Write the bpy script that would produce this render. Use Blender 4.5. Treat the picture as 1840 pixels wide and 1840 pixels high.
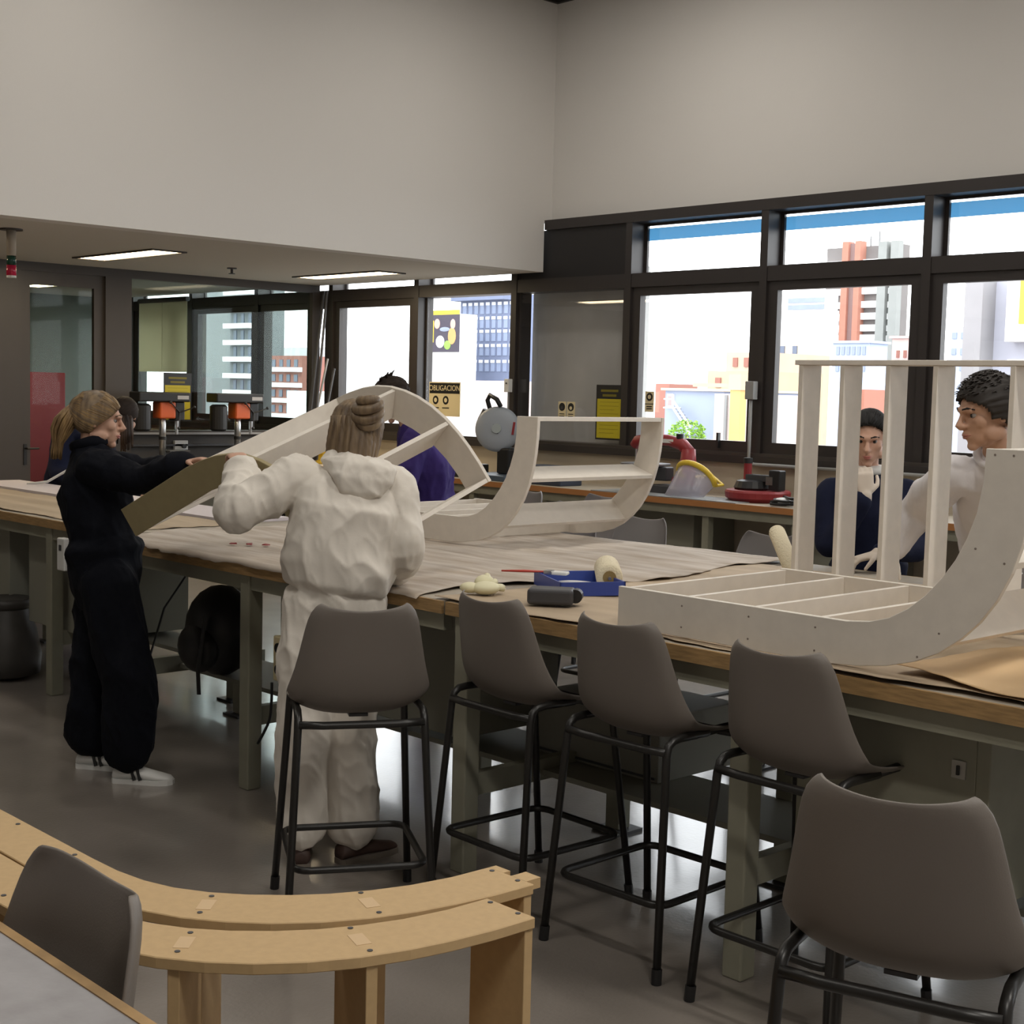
import bpy, bmesh, math, random
import numpy as np
from mathutils import Vector, Matrix, noise
for o in list(bpy.data.objects): bpy.data.objects.remove(o, do_unlink=True)
SC = bpy.context.scene
COL = SC.collection
PI = math.pi
R = math.radians
random.seed(7)

# ------------------------------------------------------------------ camera
def cam_axes(yaw, pitch, roll):
    f = Vector((math.cos(pitch)*math.sin(yaw), math.cos(pitch)*math.cos(yaw), math.sin(pitch)))
    r = Vector((math.cos(yaw), -math.sin(yaw), 0)); u = r.cross(f)
    return r*math.cos(roll)+u*math.sin(roll), u*math.cos(roll)-r*math.sin(roll), f
cr, cu, cf = cam_axes(R(43.62938), R(-4.7455), R(1.42198))
cd = bpy.data.cameras.new('camera'); cam = bpy.data.objects.new('camera', cd); COL.objects.link(cam)
cam.matrix_world = Matrix(((cr.x, cu.x, -cf.x, 0), (cr.y, cu.y, -cf.y, 0), (cr.z, cu.z, -cf.z, 1.7), (0, 0, 0, 1)))
cd.sensor_width = 36; cd.lens = 36*2591.38/1840; cd.clip_start = .05; cd.clip_end = 900
SC.camera = cam

# ------------------------------------------------------------------ world, exposure
w = bpy.data.worlds.new('overcast_sky'); SC.world = w; w.use_nodes = True
bg = w.node_tree.nodes['Background']; bg.inputs[0].default_value = (.93, .97, 1, 1); bg.inputs[1].default_value = 5.0
SC.view_settings.view_transform = 'Standard'; SC.view_settings.look = 'None'
SC.view_settings.gamma = 1; SC.view_settings.exposure = 0.0; SC.view_settings.use_curve_mapping = False
HALL_LAMP = (21, 14, 12, 28, 28, 26, 88, 84)       # watts of each luminaire under the high ceiling
SOFFIT_LAMP = 9.0      # watts of each recessed lamp under the low ceiling

# ------------------------------------------------------------------ materials
MATS = {}
def mat(name, col, rough=.6, metal=0, noise_amt=0, noise_scale=8, bump=0, bump_scale=60, emit=None, emit_s=0, coat=0, col2=None, spec=.5, stretch=None, alpha=1, sub=0):
    if name in MATS: return MATS[name]
    m = bpy.data.materials.new(name); m.use_nodes = True; nt = m.node_tree; b = nt.nodes['Principled BSDF']
    b.inputs['Base Color'].default_value = (*col, 1); b.inputs['Roughness'].default_value = rough; b.inputs['Metallic'].default_value = metal
    b.inputs['Specular IOR Level'].default_value = spec
    if coat: b.inputs['Coat Weight'].default_value = coat; b.inputs['Coat Roughness'].default_value = .12
    if emit: b.inputs['Emission Color'].default_value = (*emit, 1); b.inputs['Emission Strength'].default_value = emit_s
    def coords(scale):
        tc = nt.nodes.new('ShaderNodeTexCoord'); mp = nt.nodes.new('ShaderNodeMapping')
        mp.inputs['Scale'].default_value = stretch or (1, 1, 1)
        nt.links.new(tc.outputs['Object'], mp.inputs[0])
        n = nt.nodes.new('ShaderNodeTexNoise'); n.inputs['Scale'].default_value = scale; n.inputs['Detail'].default_value = 5
        nt.links.new(mp.outputs[0], n.inputs['Vector']); return n
    if noise_amt or col2:
        n = coords(noise_scale); rp = nt.nodes.new('ShaderNodeValToRGB')
        c2 = col2 or tuple(c*(1-noise_amt) for c in col)
        rp.color_ramp.elements[0].position = .35; rp.color_ramp.elements[1].position = .68
        rp.color_ramp.elements[0].color = (*c2, 1); rp.color_ramp.elements[1].color = (*col, 1)
        nt.links.new(n.outputs[0], rp.inputs[0]); nt.links.new(rp.outputs[0], b.inputs['Base Color'])
    if bump:
        n = coords(bump_scale); bp = nt.nodes.new('ShaderNodeBump'); bp.inputs['Strength'].default_value = min(1, bump); bp.inputs['Distance'].default_value = .01
        nt.links.new(n.outputs[0], bp.inputs['Height']); nt.links.new(bp.outputs[0], b.inputs['Normal'])
    MATS[name] = m; return m
def glass_mat(name, tint=(1, 1, 1), refl=1.0, rough=.0, base=.04):
    m = bpy.data.materials.new(name); m.use_nodes = True; nt = m.node_tree; nt.nodes.clear()
    out = nt.nodes.new('ShaderNodeOutputMaterial'); mix = nt.nodes.new('ShaderNodeMixShader')
    t = nt.nodes.new('ShaderNodeBsdfTransparent'); t.inputs[0].default_value = (*tint, 1)
    g = nt.nodes.new('ShaderNodeBsdfGlossy'); g.inputs['Roughness'].default_value = rough; g.inputs[0].default_value = (refl, refl, refl, 1)
    lw = nt.nodes.new('ShaderNodeLayerWeight'); pw = nt.nodes.new('ShaderNodeMath'); pw.operation = 'POWER'; pw.inputs[1].default_value = 5
    ma = nt.nodes.new('ShaderNodeMath'); ma.operation = 'MULTIPLY_ADD'; ma.inputs[1].default_value = .95; ma.inputs[2].default_value = base
    lw.inputs[0].default_value = .5; nt.links.new(lw.outputs['Facing'], pw.inputs[0]); nt.links.new(pw.outputs[0], ma.inputs[0])
    nt.links.new(ma.outputs[0], mix.inputs[0]); nt.links.new(t.outputs[0], mix.inputs[1]); nt.links.new(g.outputs[0], mix.inputs[2])
    nt.links.new(mix.outputs[0], out.inputs[0]); MATS[name] = m; return m
M_WALL = mat('warm_white_wall_paint', (.72, .695, .66), .85, bump=.05, bump_scale=120)
M_CEIL = mat('ceiling_paint', (.60, .57, .51), .9)
M_CEILHI = mat('dark_ceiling_slats', (.12, .115, .11), .9)
M_FLOOR = mat('grey_epoxy_floor', (.275, .242, .214), .30, col2=(.205, .18, .158), noise_scale=2.2, bump=.10, bump_scale=60, spec=.5, coat=.7)
M_FRAME = mat('dark_window_aluminium', (.035, .029, .027), .42, spec=.5)
M_PARTFR = mat('dark_partition_aluminium', (.052, .043, .037), .45)
M_SILLWALL = mat('beige_sill_wall', (.46, .40, .31), .8)
M_DARKWALL = mat('dark_lower_wall', (.06, .055, .052), .7)
M_GLASS = glass_mat('window_glass')
M_PGLASS = glass_mat('partition_glass', (.74, .80, .78), base=.005)
M_BLUE = bpy.data.materials.new('blue_blind'); M_BLUE.use_nodes = True
_n = M_BLUE.node_tree; _t = _n.nodes.new('ShaderNodeBsdfTranslucent'); _t.inputs[0].default_value = (.20, .37, .50, 1); _n.links.new(_t.outputs[0], _n.nodes['Material Output'].inputs[0])
M_WOODEDGE = mat('plywood_edge', (.42, .26, .11), .6, noise_amt=.35, noise_scale=14, stretch=(1, 1, 8))
M_BENCHTOP = mat('bench_top', (.42, .37, .30), .6, noise_amt=.3, noise_scale=6)
M_BENCHST = mat('grey_green_bench_steel', (.27, .262, .20), .5, noise_amt=.12)
M_BENCHPAN = mat('grey_green_cabinet', (.24, .235, .19), .6)
M_KRAFT = mat('kraft_paper', (.50, .395, .275), .75, col2=(.40, .31, .215), noise_scale=3, bump=.25, bump_scale=9, stretch=(2.5, .35, 1))
M_CLOTH = mat('paint_spattered_sheet', (.40, .33, .26), .8, col2=(.56, .50, .44), noise_scale=5, bump=.3, bump_scale=12, stretch=(3, .5, 1))
M_WHITEB = mat('white_painted_board', (.74, .685, .61), .6, noise_amt=.06, noise_scale=20)
M_MDF = mat('raw_mdf', (.53, .365, .185), .65, noise_amt=.07, noise_scale=60)
M_MDFDARK = mat('olive_raw_board', (.36, .30, .16), .65, noise_amt=.08, noise_scale=20)
M_BLACKSTEEL = mat('black_tube_steel', (.012, .011, .010), .38)
M_SHELL = mat('taupe_plastic', (.17, .148, .130), .5, noise_amt=.06, noise_scale=5, bump=.05, bump_scale=300)
M_SHELLFAR = mat('grey_plastic', (.22, .205, .205), .45)
M_BLACK = mat('black_plastic', (.012, .012, .013), .45)
M_DGREY = mat('dark_grey_metal', (.05, .05, .055), .45)
M_CHROME = mat('bright_steel', (.6, .6, .6), .28, metal=1)
M_ORANGE = mat('orange_enamel', (.55, .10, .02), .4)
M_RED = mat('red_enamel', (.27, .022, .026), .45)
M_YEL = mat('yellow_plastic', (.75, .52, .04), .4)
M_YPOST = mat('yellow_poster_print', (.50, .42, .012), .55)
M_CREAM = mat('cream_paper', (.72, .62, .38), .7)
M_WHITEP = mat('white_plastic', (.72, .72, .70), .45)
M_NAVY = mat('navy_coverall_cloth', (.0065, .0075, .012), .85, noise_amt=.25, noise_scale=6, bump=.3, bump_scale=25, spec=.12)
M_NAVY2 = mat('blue_navy_coverall_cloth', (.011, .014, .036), .85, noise_amt=.2, bump=.3, bump_scale=25, spec=.15)
M_PURPLE = mat('violet_coverall_cloth', (.050, .030, .165), .8, noise_amt=.25, bump=.3, bump_scale=25, spec=.2)
M_TYVEK = mat('white_disposable_coverall', (.74, .69, .62), .75, noise_amt=.04, bump=.12, bump_scale=30)
M_TYVEK2 = mat('white_coverall_cool', (.72, .70, .72), .75, noise_amt=.05, bump=.4, bump_scale=14)
M_SKIN = mat('light_skin', (.56, .33, .235), .55)
M_SKIN2 = mat('tan_skin', (.46, .265, .175), .55)
M_BLOND = mat('blond_hair', (.36, .235, .10), .5, col2=(.16, .095, .04), noise_scale=45, stretch=(1, 1, .12))
M_DBLOND = mat('ash_blond_hair', (.25, .175, .10), .5, col2=(.10, .065, .038), noise_scale=45, stretch=(1, 1, .12))
M_BROWN = mat('dark_brown_hair', (.028, .018, .013), .7, noise_amt=.4, noise_scale=40, spec=.2)
M_BROWNT = mat('brown_long_hair', (.10, .055, .03), .5, col2=(.02, .013, .01), noise_scale=10, stretch=(1, 1, .3), spec=.2)
M_BLKHAIR = mat('black_hair', (.010, .009, .009), .6, spec=.25)
M_EYE = mat('eye_white', (.30, .27, .25), .3)
M_LIP = mat('lip_skin', (.45, .16, .13), .5)
M_LAMP = mat('lamp_diffuser', (.9, .85, .7), .5, emit=(1, .80, .50), emit_s=14)
M_LAMPW = mat('hall_lamp_diffuser', (.9, .88, .8), .5, emit=(1, .93, .82), emit_s=10)

# ------------------------------------------------------------------ mesh builder
def basis(d, up=(0, 0, 1)):
    d = Vector(d).normalized(); up = Vector(up)
    if abs(d.dot(up)) > .98: up = Vector((1, 0, 0)) if abs(d.x) < .9 else Vector((0, 1, 0))
    a = up.cross(d).normalized(); return a, d.cross(a).normalized(), d
class MB:
    def __init__(s): s.v = []; s.f = []
    def add(s, vs, fs):
        k = len(s.v); s.v += [tuple(v) for v in vs]; s.f += [tuple(i+k for i in f) for f in fs]; return s
    def box(s, lo, hi, rz=0, mtx=None):
        c = [(lo[i]+hi[i])/2 for i in range(3)]; h = [(hi[i]-lo[i])/2 for i in range(3)]
        vs = []
        for x, y, z in ((-1,-1,-1),(1,-1,-1),(1,1,-1),(-1,1,-1),(-1,-1,1),(1,-1,1),(1,1,1),(-1,1,1)):
            p = Vector((x*h[0], y*h[1], z*h[2]))
            if rz: p = Matrix.Rotation(rz, 3, 'Z') @ p
            p = p + Vector(c)
            if mtx: p = mtx @ p
            vs.append(p)
        return s.add(vs, [(0,3,2,1),(4,5,6,7),(0,1,5,4),(1,2,6,5),(2,3,7,6),(3,0,4,7)])
    def obox(s, p0, p1, wa, wb, up=(0,0,1)):
        """bar from p0 to p1; wa across, wb along up"""
        a, b, d = basis(Vector(p1)-Vector(p0), up); vs = []
        for p in (Vector(p0), Vector(p1)):
            for x, y in ((-1,-1),(1,-1),(1,1),(-1,1)): vs.append(p+a*x*wa/2+b*y*wb/2)
        return s.add(vs, [(3,2,1,0),(4,5,6,7),(0,1,5,4),(1,2,6,5),(2,3,7,6),(3,0,4,7)])
    def rings(s, rs, caps=True, closed=False):
        n = len(rs[0]); vs = [p for r in rs for p in r]; fs = []
        m = len(rs)
        for i in range(m if closed else m-1):
            j = (i+1) % m
            for k in range(n): fs.append((i*n+k, i*n+(k+1) % n, j*n+(k+1) % n, j*n+k))
        if caps and not closed: fs.append(tuple(range(n-1, -1, -1))); fs.append(tuple((m-1)*n+k for k in range(n)))
        return s.add(vs, fs)
    def tube(s, path, r, n=8, closed=False, flat=1, up=(0,0,1)):
        P = [Vector(p) for p in path]; rs = []; m = len(P); prev = None
        for i, p in enumerate(P):
            if closed: d = P[(i+1) % m]-P[i-1]
            else: d = P[min(i+1, m-1)]-P[max(i-1, 0)]
            d = d.normalized() if d.length > 1e-9 else Vector((0,0,1))
            if prev is None: a, b, _ = basis(d, up)
            else:
                a = prev-d*prev.dot(d)
                a = a.normalized() if a.length > 1e-6 else basis(d, up)[0]
                b = d.cross(a)
            prev = a; rr = r[i] if isinstance(r, (list, tuple)) else r
            rs.append([p+a*math.cos(t)*rr+b*math.sin(t)*rr*flat for t in [2*PI*k/n for k in range(n)]])
        return s.rings(rs, closed=closed)
    def cyl(s, p0, p1, r0, r1=None, n=16): return s.tube([p0, p1], [r0, r0 if r1 is None else r1], n)
    def lathe(s, prof, c=(0,0,0), n=24, axis=(0,0,1)):
        a, b, d = basis(axis); c = Vector(c)
        return s.rings([[c+a*math.cos(2*PI*k/n)*r+b*math.sin(2*PI*k/n)*r+d*z for k in range(n)] for r, z in prof])
    def ell(s, c, rad, axes=None, nu=16, nv=10):
        c = Vector(c); A = axes or (Vector((1,0,0)), Vector((0,1,0)), Vector((0,0,1))); rs = []
        for j in range(1, nv):
            t = PI*j/nv
            rs.append([c+A[0]*rad[0]*math.sin(t)*math.cos(2*PI*k/nu)+A[1]*rad[1]*math.sin(t)*math.sin(2*PI*k/nu)-A[2]*rad[2]*math.cos(t) for k in range(nu)])
        k0 = len(s.v); s.rings(rs, caps=False)
        s.v += [tuple(c-A[2]*rad[2]), tuple(c+A[2]*rad[2])]; b, t = len(s.v)-2, len(s.v)-1; l = k0+(nv-2)*nu
        for k in range(nu): s.f.append((b, k0+(k+1) % nu, k0+k)); s.f.append((t, l+k, l+(k+1) % nu))
        return s
    def prism(s, poly, fn0, fn1):
        """poly of 2D points; fn0/fn1 map (a,b) to the two 3D ends"""
        n = len(poly); vs = [fn0(*p) for p in poly]+[fn1(*p) for p in poly]
        return s.add(vs, [tuple(range(n-1,-1,-1)), tuple(range(n, 2*n))]+[(k, (k+1) % n, n+(k+1) % n, n+k) for k in range(n)])
    def sheet(s, rows, thick=0):
        n = len(rows[0]); m = len(rows); k0 = len(s.v); s.v += [tuple(p) for r in rows for p in r]
        for i in range(m-1):
            for k in range(n-1): a = k0+i*n+k; s.f.append((a, a+1, a+n+1, a+n))
        return s
    def mesh(s, name):
        me = bpy.data.meshes.new(name); me.from_pydata(s.v, [], s.f)
        bm = bmesh.new(); bm.from_mesh(me); bmesh.ops.recalc_face_normals(bm, faces=bm.faces); bm.to_mesh(me); bm.free(); return me
    def build(s, name, m, parent=None, smooth=False, bevel=0, seg=2, solid=0, loc=None, subsurf=0):
        me = s.mesh(name); o = bpy.data.objects.new(name, me); COL.objects.link(o); me.materials.append(m)
        if parent: o.parent = parent
        if loc: o.location = loc
        if smooth:
            for p in me.polygons: p.use_smooth = True
            if smooth == 'a': me.shade_auto(40) if hasattr(me, 'shade_auto') else None
        if solid:
            md = o.modifiers.new('solid', 'SOLIDIFY'); md.thickness = solid; md.offset = 0
        if subsurf:
            md = o.modifiers.new('sub', 'SUBSURF'); md.levels = subsurf; md.render_levels = subsurf
        if bevel:
            md = o.modifiers.new('bevel', 'BEVEL'); md.width = bevel; md.segments = seg; md.limit_method = 'ANGLE'; md.angle_limit = R(40)
        return o
def smooth_angle(o, deg=40):
    for p in o.data.polygons: p.use_smooth = True
    bm = bmesh.new(); bm.from_mesh(o.data)
    for e in bm.edges:
        if len(e.link_faces) == 2: e.smooth = e.calc_face_angle() < R(deg)
    bm.to_mesh(o.data); bm.free(); return o
def tag(o, label, cat, group=None, kind=None):
    o['label'] = label; o['category'] = cat
    if group: o['group'] = group
    if kind: o['kind'] = kind
    return o
def struct(o): o['kind'] = 'structure'; return o
def empty(name, loc=(0,0,0), rz=0, mtx=None):
    o = bpy.data.objects.new(name, None); COL.objects.link(o); o.empty_display_size = .1
    if mtx is not None: o.matrix_world = mtx
    else: o.location = loc; o.rotation_euler = (0, 0, rz)
    return o
def kids(o): return [c for c in bpy.data.objects if c.parent == o]
def copy_tree(o, parent=None):
    c = o.copy(); COL.objects.link(c); c.parent = parent
    for ch in kids(o): copy_tree(ch, c)
    return c
def text_mesh(txt, size, name, m, parent, mtx, extrude=.0008):
    cu_ = bpy.data.curves.new(name, 'FONT'); cu_.body = txt; cu_.size = size; cu_.extrude = extrude; cu_.align_x = 'CENTER'; cu_.align_y = 'CENTER'
    t = bpy.data.objects.new(name, cu_); COL.objects.link(t); bpy.context.view_layer.update()
    me = bpy.data.meshes.new_from_object(t.evaluated_get(bpy.context.evaluated_depsgraph_get()))
    bpy.data.objects.remove(t, do_unlink=True)
    o = bpy.data.objects.new(name, me); COL.objects.link(o); me.materials.clear(); me.materials.append(m); o.parent = parent; o.matrix_local = mtx; return o

# ------------------------------------------------------------------ room shell
XF = 9.10          # inner face of the window frames
XW = 9.19          # inner face of the wall over the windows
YS = 9.22          # face of the dropped ceiling
YP = 12.60         # glazed partition
ZS = 2.77          # underside of the dropped ceiling
ZC = 5.16          # high ceiling
struct(MB().box((-4.5, -4.5, -.12), (9.4, 24, 0)).build('floor', M_FLOOR))
struct(MB().prism([(-4.5, ZS), (XF-.002, ZS), (XF-.002, 3.226), (XW+.2, 3.226), (XW+.2, ZC+.1), (-4.5, ZC+.1)], lambda a, b: (a, YS, b), lambda a, b: (a, YS+.18, b)).build('wall_left', M_WALL))
struct(MB().box((-4.5, YS+.18, ZS), (XF-.002, 24, ZS+.12)).build('ceiling_low', M_CEIL))
struct(MB().box((XW, -4.5, 3.215), (XW+.25, YS, ZC+.1)).build('wall_right', M_WALL))
struct(MB().box((-4.7, -4.7, 0), (-4.5, 24, ZC+.1)).build('wall_back', M_WALL))
struct(MB().box((-4.5, -4.7, 0), (9.4, -4.5, ZC+.1)).build('wall_near', M_WALL))
struct(MB().box((-4.7, -4.7, ZC), (9.4, YS+.2, ZC+.12)).build('ceiling', M_CEILHI))
t = MB(); t.box((-4.5, YS-.035, ZC-.05), (XW, YS-.001, ZC-.001)); t.box((XW-.035, -4.5, ZC-.05), (XW-.001, YS-.036, ZC-.001))
struct(t.build('trim_1', mat('dark_trim', (.02, .019, .018), .6)))
struct(MB().box((XF+.02, -4.5, 0), (XF+.25, 24, 1.2)).build('wall_sill', M_SILLWALL))
struct(MB().box((-4.7, 23.8, 0), (9.4, 24, 3), ).build('wall_far', M_WALL))
struct(MB().box((-4.5, 17.05, 0), (XF-.01, 17.15, ZS)).build('wall_inner', mat('grey_green_inner_wall', (.20, .22, .205), .7)))

# window wall: mullions, transom, head, sill
MUL = [-4.35, -2.96, -1.56, -.17, 1.23, 2.62, 4.02, 5.415, 6.817, 8.213, 9.60, 10.985, 12.385, 13.78, 15.17, 16.57, 17.96, 19.36, 20.75]
mu = empty('window_1', (XF, 0, 0)); struct(mu)
for y in MUL:
    MB().box((.004, y-.035, 1.2), (.2, y+.035, 3.2)).build('mullion', M_FRAME, mu)
MB().box((0, -4.5, 3.14), (.2, YS, 3.225)).build('head_rail', M_FRAME, mu)
MB().box((.010, -4.5, 2.60), (.2, 23.8, 2.715)).build('transom', M_FRAME, mu)
MB().box((-.03, -4.5, 1.19), (.2, 23.8, 1.25)).build('sill_rail', M_FRAME, mu)
MB().box((-.012, -4.5, 1.25), (.2, 23.8, 1.275)).build('sill_bead', M_PARTFR, mu)
def pane(y0, y1, z0, z1, x, parent, m=M_GLASS, name='pane'):
    return MB().box((x, y0, z0), (x+.006, y1, z1)).build(name, m, parent)
for i in range(len(MUL)-1):
    a, b = MUL[i]+.035, MUL[i+1]-.035
    if b < 1.0 or a > 18.5: pass
    mid = (a+b)/2
    # upper light
    if abs(mid-8.9) < .5:
        MB().box((.03, a, 2.715), (.19, b, 3.14)).build('blank_panel', mat('black_blank_panel', (.018, .016, .016), .6), mu)
    elif mid < 9 or mid > 9:
        up = MB().box((.165, a, 2.715), (.19, a+.03, 3.14)).box((.165, b-.03, 2.715), (.19, b, 3.14)).box((.165, a+.03, 2.715), (.19, b-.03, 2.735)).box((.165, a+.03, 3.12), (.19, b-.03, 3.14)).build('upper_frame', M_FRAME, mu)
        pane(a+.03, b-.03, 2.735, 3.12, .175, up)
        if mid < 9:
            MB().box((.20, a-.03, 3.00), (.203, b+.03, 3.105)).build('blind_strip', M_BLUE, mu)
    # lower light
    if abs(mid-8.9) < .5:
        f = MB().box((.03, a, 1.25), (.06, a+.03, 2.65)).box((.03, b-.03, 1.25), (.06, b, 2.65)).box((.03, a+.03, 2.63), (.06, b-.03, 2.65)).box((.03, a+.03, 1.25), (.06, b-.03, 1.262)).build('fixed_frame', M_FRAME, mu)
        pane(a+.03, b-.03, 1.262, 2.63, .04, f)
    elif 9.6 < mid < 10.98:
        f = MB().box((.1, a, 1.25), (.14, a+.025, 2.68)).box((.1, b-.025, 1.25), (.14, b, 2.68)).box((.1, a+.025, 1.25), (.14, b-.025, 1.27)).build('fixed_frame', M_FRAME, mu)
        pane(a+.025, b-.025, 1.27, 2.68, .115, f)
    else:
        f = MB().box((.03, a, 1.25), (.09, a+.09, 2.62)).box((.03, b-.09, 1.25), (.09, b, 2.62)).box((.03, a+.09, 2.53), (.09, b-.09, 2.62)).box((.03, a+.09, 1.25), (.09, b-.09, 1.36)).build('sash', M_FRAME, mu)
        pane(a+.09, b-.09, 1.36, 2.53, .06, f)
        if mid < 9: MB().box((.0, a+.34, 1.30), (.03, a+.36, 1.42)).build('sash_handle', M_BLACK, f)
# plain concrete pier outside the blank bay
tag(MB().box((XF+.24, 8.24, 1.0), (XF+.32, 9.58, 2.8)).build('backing_panel', mat('pale_concrete', (.50, .50, .49), .8, noise_amt=.12, noise_scale=3)), 'pale grey panel standing behind the glass of the blank bay', 'panel')
# glazed partition with a door at its left end
pa = empty('wall_partition', (0, YP, 0)); struct(pa)
fr = MB(); 
fr.box((-4.5, -.03, 2.69), (XF, .05, ZS)).build('head_rail', M_PARTFR, pa)
MB().box((6.63, -.04, 0), (6.90, .05, 2.69)).build('post', M_PARTFR, pa)
MB().box((6.90, -.03, 1.20), (XF, .05, 1.245)).build('glazing_bead', M_PARTFR, pa)
MB().box((6.90, -.01, .0), (XF, .05, 1.2)).build('lower_panel', M_DARKWALL, pa)
MB().box((6.90, -.05, 1.09), (XF, -.0, 1.11)).build('cable_trunking', M_DGREY, pa)
MB().box((6.90, -.05, 1.205), (XF, -.031, 1.225)).build('bright_bead', mat('satin_aluminium', (.35, .35, .36), .4), pa)
pane_o = MB().box((6.90, .01, 1.245), (XF, .018, 2.69)).build('pane', M_PGLASS, pa)
MB().box((9.0, -.04, 1.2), (XF, .05, 2.69)).build('end_post', M_PARTFR, pa)
MB().box((5.45, -.04, 0), (5.80, .05, 2.69)).build('post', M_PARTFR, pa)
MB().box((-4.5, -.02, 0), (5.45, .04, 2.69)).build('dark_panel', M_PARTFR, pa)
dr = empty('door_1', (5.80, YP-.005, 0)); struct(dr)
d = MB().box((0, 0, 0), (.10, .045, 2.69)).box((.73, 0, 0), (.83, .045, 2.69)).box((.10, 0, 2.57), (.73, .045, 2.69)).box((.10, 0, 0), (.73, .045, .25)).build('door_frame', M_PARTFR, dr)
MB().box((.10, .02, .25), (.73, .028, 2.57)).build('pane', M_PGLASS, dr)
MB().tube([(.05, -.01, 1.08), (.05, -.05, 1.08), (.16, -.05, 1.08)], .009).box((.035, -.008, .93), (.065, 0, 1.12)).build('handle', M_BLACK, dr)

# ------------------------------------------------------------------ luminaires
def luminaire(name, label, cx, cy, z, lx, ly, watts, col, m, group):
    o = empty(name, (cx, cy, z)); tag(o, label, 'light', group)
    f = .03
    MB().box((-lx/2-f, -ly/2-f, -.012), (lx/2+f, -ly/2, .0)).box((-lx/2-f, ly/2, -.012), (lx/2+f, ly/2+f, 0)).box((-lx/2-f, -ly/2, -.012), (-lx/2, ly/2, 0)).box((lx/2, -ly/2, -.012), (lx/2+f, ly/2, 0)).build('trim_frame', M_PARTFR, o)
    MB().box((-lx/2, -ly/2, -.006), (lx/2, ly/2, -.001)).build('diffuser', m, o)
    l = bpy.data.lights.new(name+'_light', 'AREA'); l.shape = 'RECTANGLE'; l.size = lx*.95; l.size_y = ly*.95; l.energy = watts; l.color = col
    lo = bpy.data.objects.new('lamp_light', l); COL.objects.link(lo); lo.parent = o; lo.location = (0, 0, -.02)
    return o
WARM = (1, .80, .55); NEUT = (1, .955, .89)
luminaire('recessed_light', 'warm recessed strip light in low ceiling, nearer the glazed door', 6.06, 11.1, ZS, .26, 1.3, SOFFIT_LAMP, WARM, M_LAMP, 'recessed lights in the low ceiling')
luminaire('recessed_light', 'warm recessed strip light in low ceiling, nearer the outer windows', 8.35, 11.1, ZS, .26, 1.3, SOFFIT_LAMP, WARM, M_LAMP, 'recessed lights in the low ceiling')
luminaire('recessed_light', 'warm recessed strip light in low ceiling, beyond the left edge', 3.76, 11.1, ZS, .26, 1.3, SOFFIT_LAMP, WARM, M_LAMP, 'recessed lights in the low ceiling')
luminaire('recessed_light', 'warm strip light in the ceiling of the room behind the glass', 7.4, 15.2, ZS, .26, 1.3, SOFFIT_LAMP, WARM, M_LAMP, 'recessed lights in the low ceiling')
for i, (x, y) in enumerate([(7.5, 7.0), (4.4, 7.4), (1.2, 7.4), (7.0, 3.0), (4.2, 3.0), (1.0, 3.0), (4.0, -1.0), (.4, -1.0)]):
    luminaire('ceiling_light', 'long fluorescent luminaire on the high ceiling, out of the picture', x, y, ZC, .3, 1.5, HALL_LAMP[i], NEUT, M_LAMPW, 'luminaires on the high ceiling')

# ------------------------------------------------------------------ workbenches
ZB = .962
def bench(label, x0, x1, y0, y1, legs_front, legs_back, shelf=True, top_m=M_BENCHTOP):
    o = empty('workbench', (x0, y0, 0)); L = y1-y0; D = x1-x0; tag(o, label, 'workbench', 'grey steel workbenches')
    MB().box((.012, .0, ZB-.046), (D-.012, L, ZB)).build('tabletop', top_m, o, bevel=.003)
    MB().box((0, 0, ZB-.046), (.012, L, ZB-.001)).build('edge_strip', M_WOODEDGE, o)
    MB().box((D-.012, 0, ZB-.046), (D, L, ZB-.001)).build('edge_strip', M_WOODEDGE, o)
    MB().box((.03, .02, ZB-.11), (.07, L-.02, ZB-.046)).build('apron', M_BENCHST, o)
    MB().box((D-.07, .02, ZB-.11), (D-.03, L-.02, ZB-.046)).build('apron', M_BENCHST, o)
    for ly in legs_front: MB().box((.02, ly-y0-.035, .0), (.09, ly-y0+.035, ZB-.046)).build('leg', M_BENCHST, o, bevel=.006)
    for lx, ly in legs_back:
        MB().box((lx-x0-.035, ly-y0-.035, .012), (lx-x0+.035, ly-y0+.035, ZB-.046)).build('leg', M_BENCHST, o, bevel=.006)
        MB().box((lx-x0-.07, ly-y0-.07, 0), (lx-x0+.07, ly-y0+.07, .012)).build('foot_plate', M_DGREY, o)
    if shelf:
        for ly in legs_front: MB().box((.09, ly-y0-.02, .27), (.84, ly-y0+.02, .35)).build('stretcher', M_BENCHST, o)
        MB().box((.80, .03, .20), (.84, L-.03, .29)).build('long_stretcher', M_BENCHST, o)
        MB().box((.42, .03, .29), (.80, L-.03, .31)).build('lower_shelf', M_BENCHPAN, o)
    return o
B1 = bench('long grey workbench with plywood edge under the nearest white curved frame', 3.30, 5.45, .75, 3.79, [.85, 2.505, 3.725], [(4.14, 1.3), (4.14, 2.9), (4.14, 3.7), (5.36, 1.3), (5.36, 3.6)])
B2 = bench('grey workbench behind the person in white coveralls, covered with spattered paper', 3.30, 5.45, 3.81, 6.35, [5.09, 6.30], [(4.14, 4.5), (4.10, 5.55), (4.08, 6.27), (5.36, 3.95), (5.36, 6.2)])
B3 = bench('grey workbench left of the person in dark navy coveralls', 3.50, 4.62, 6.42, 10.2, [7.3, 9.9], [(4.25, 6.6), (4.27, 8.84)])
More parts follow.
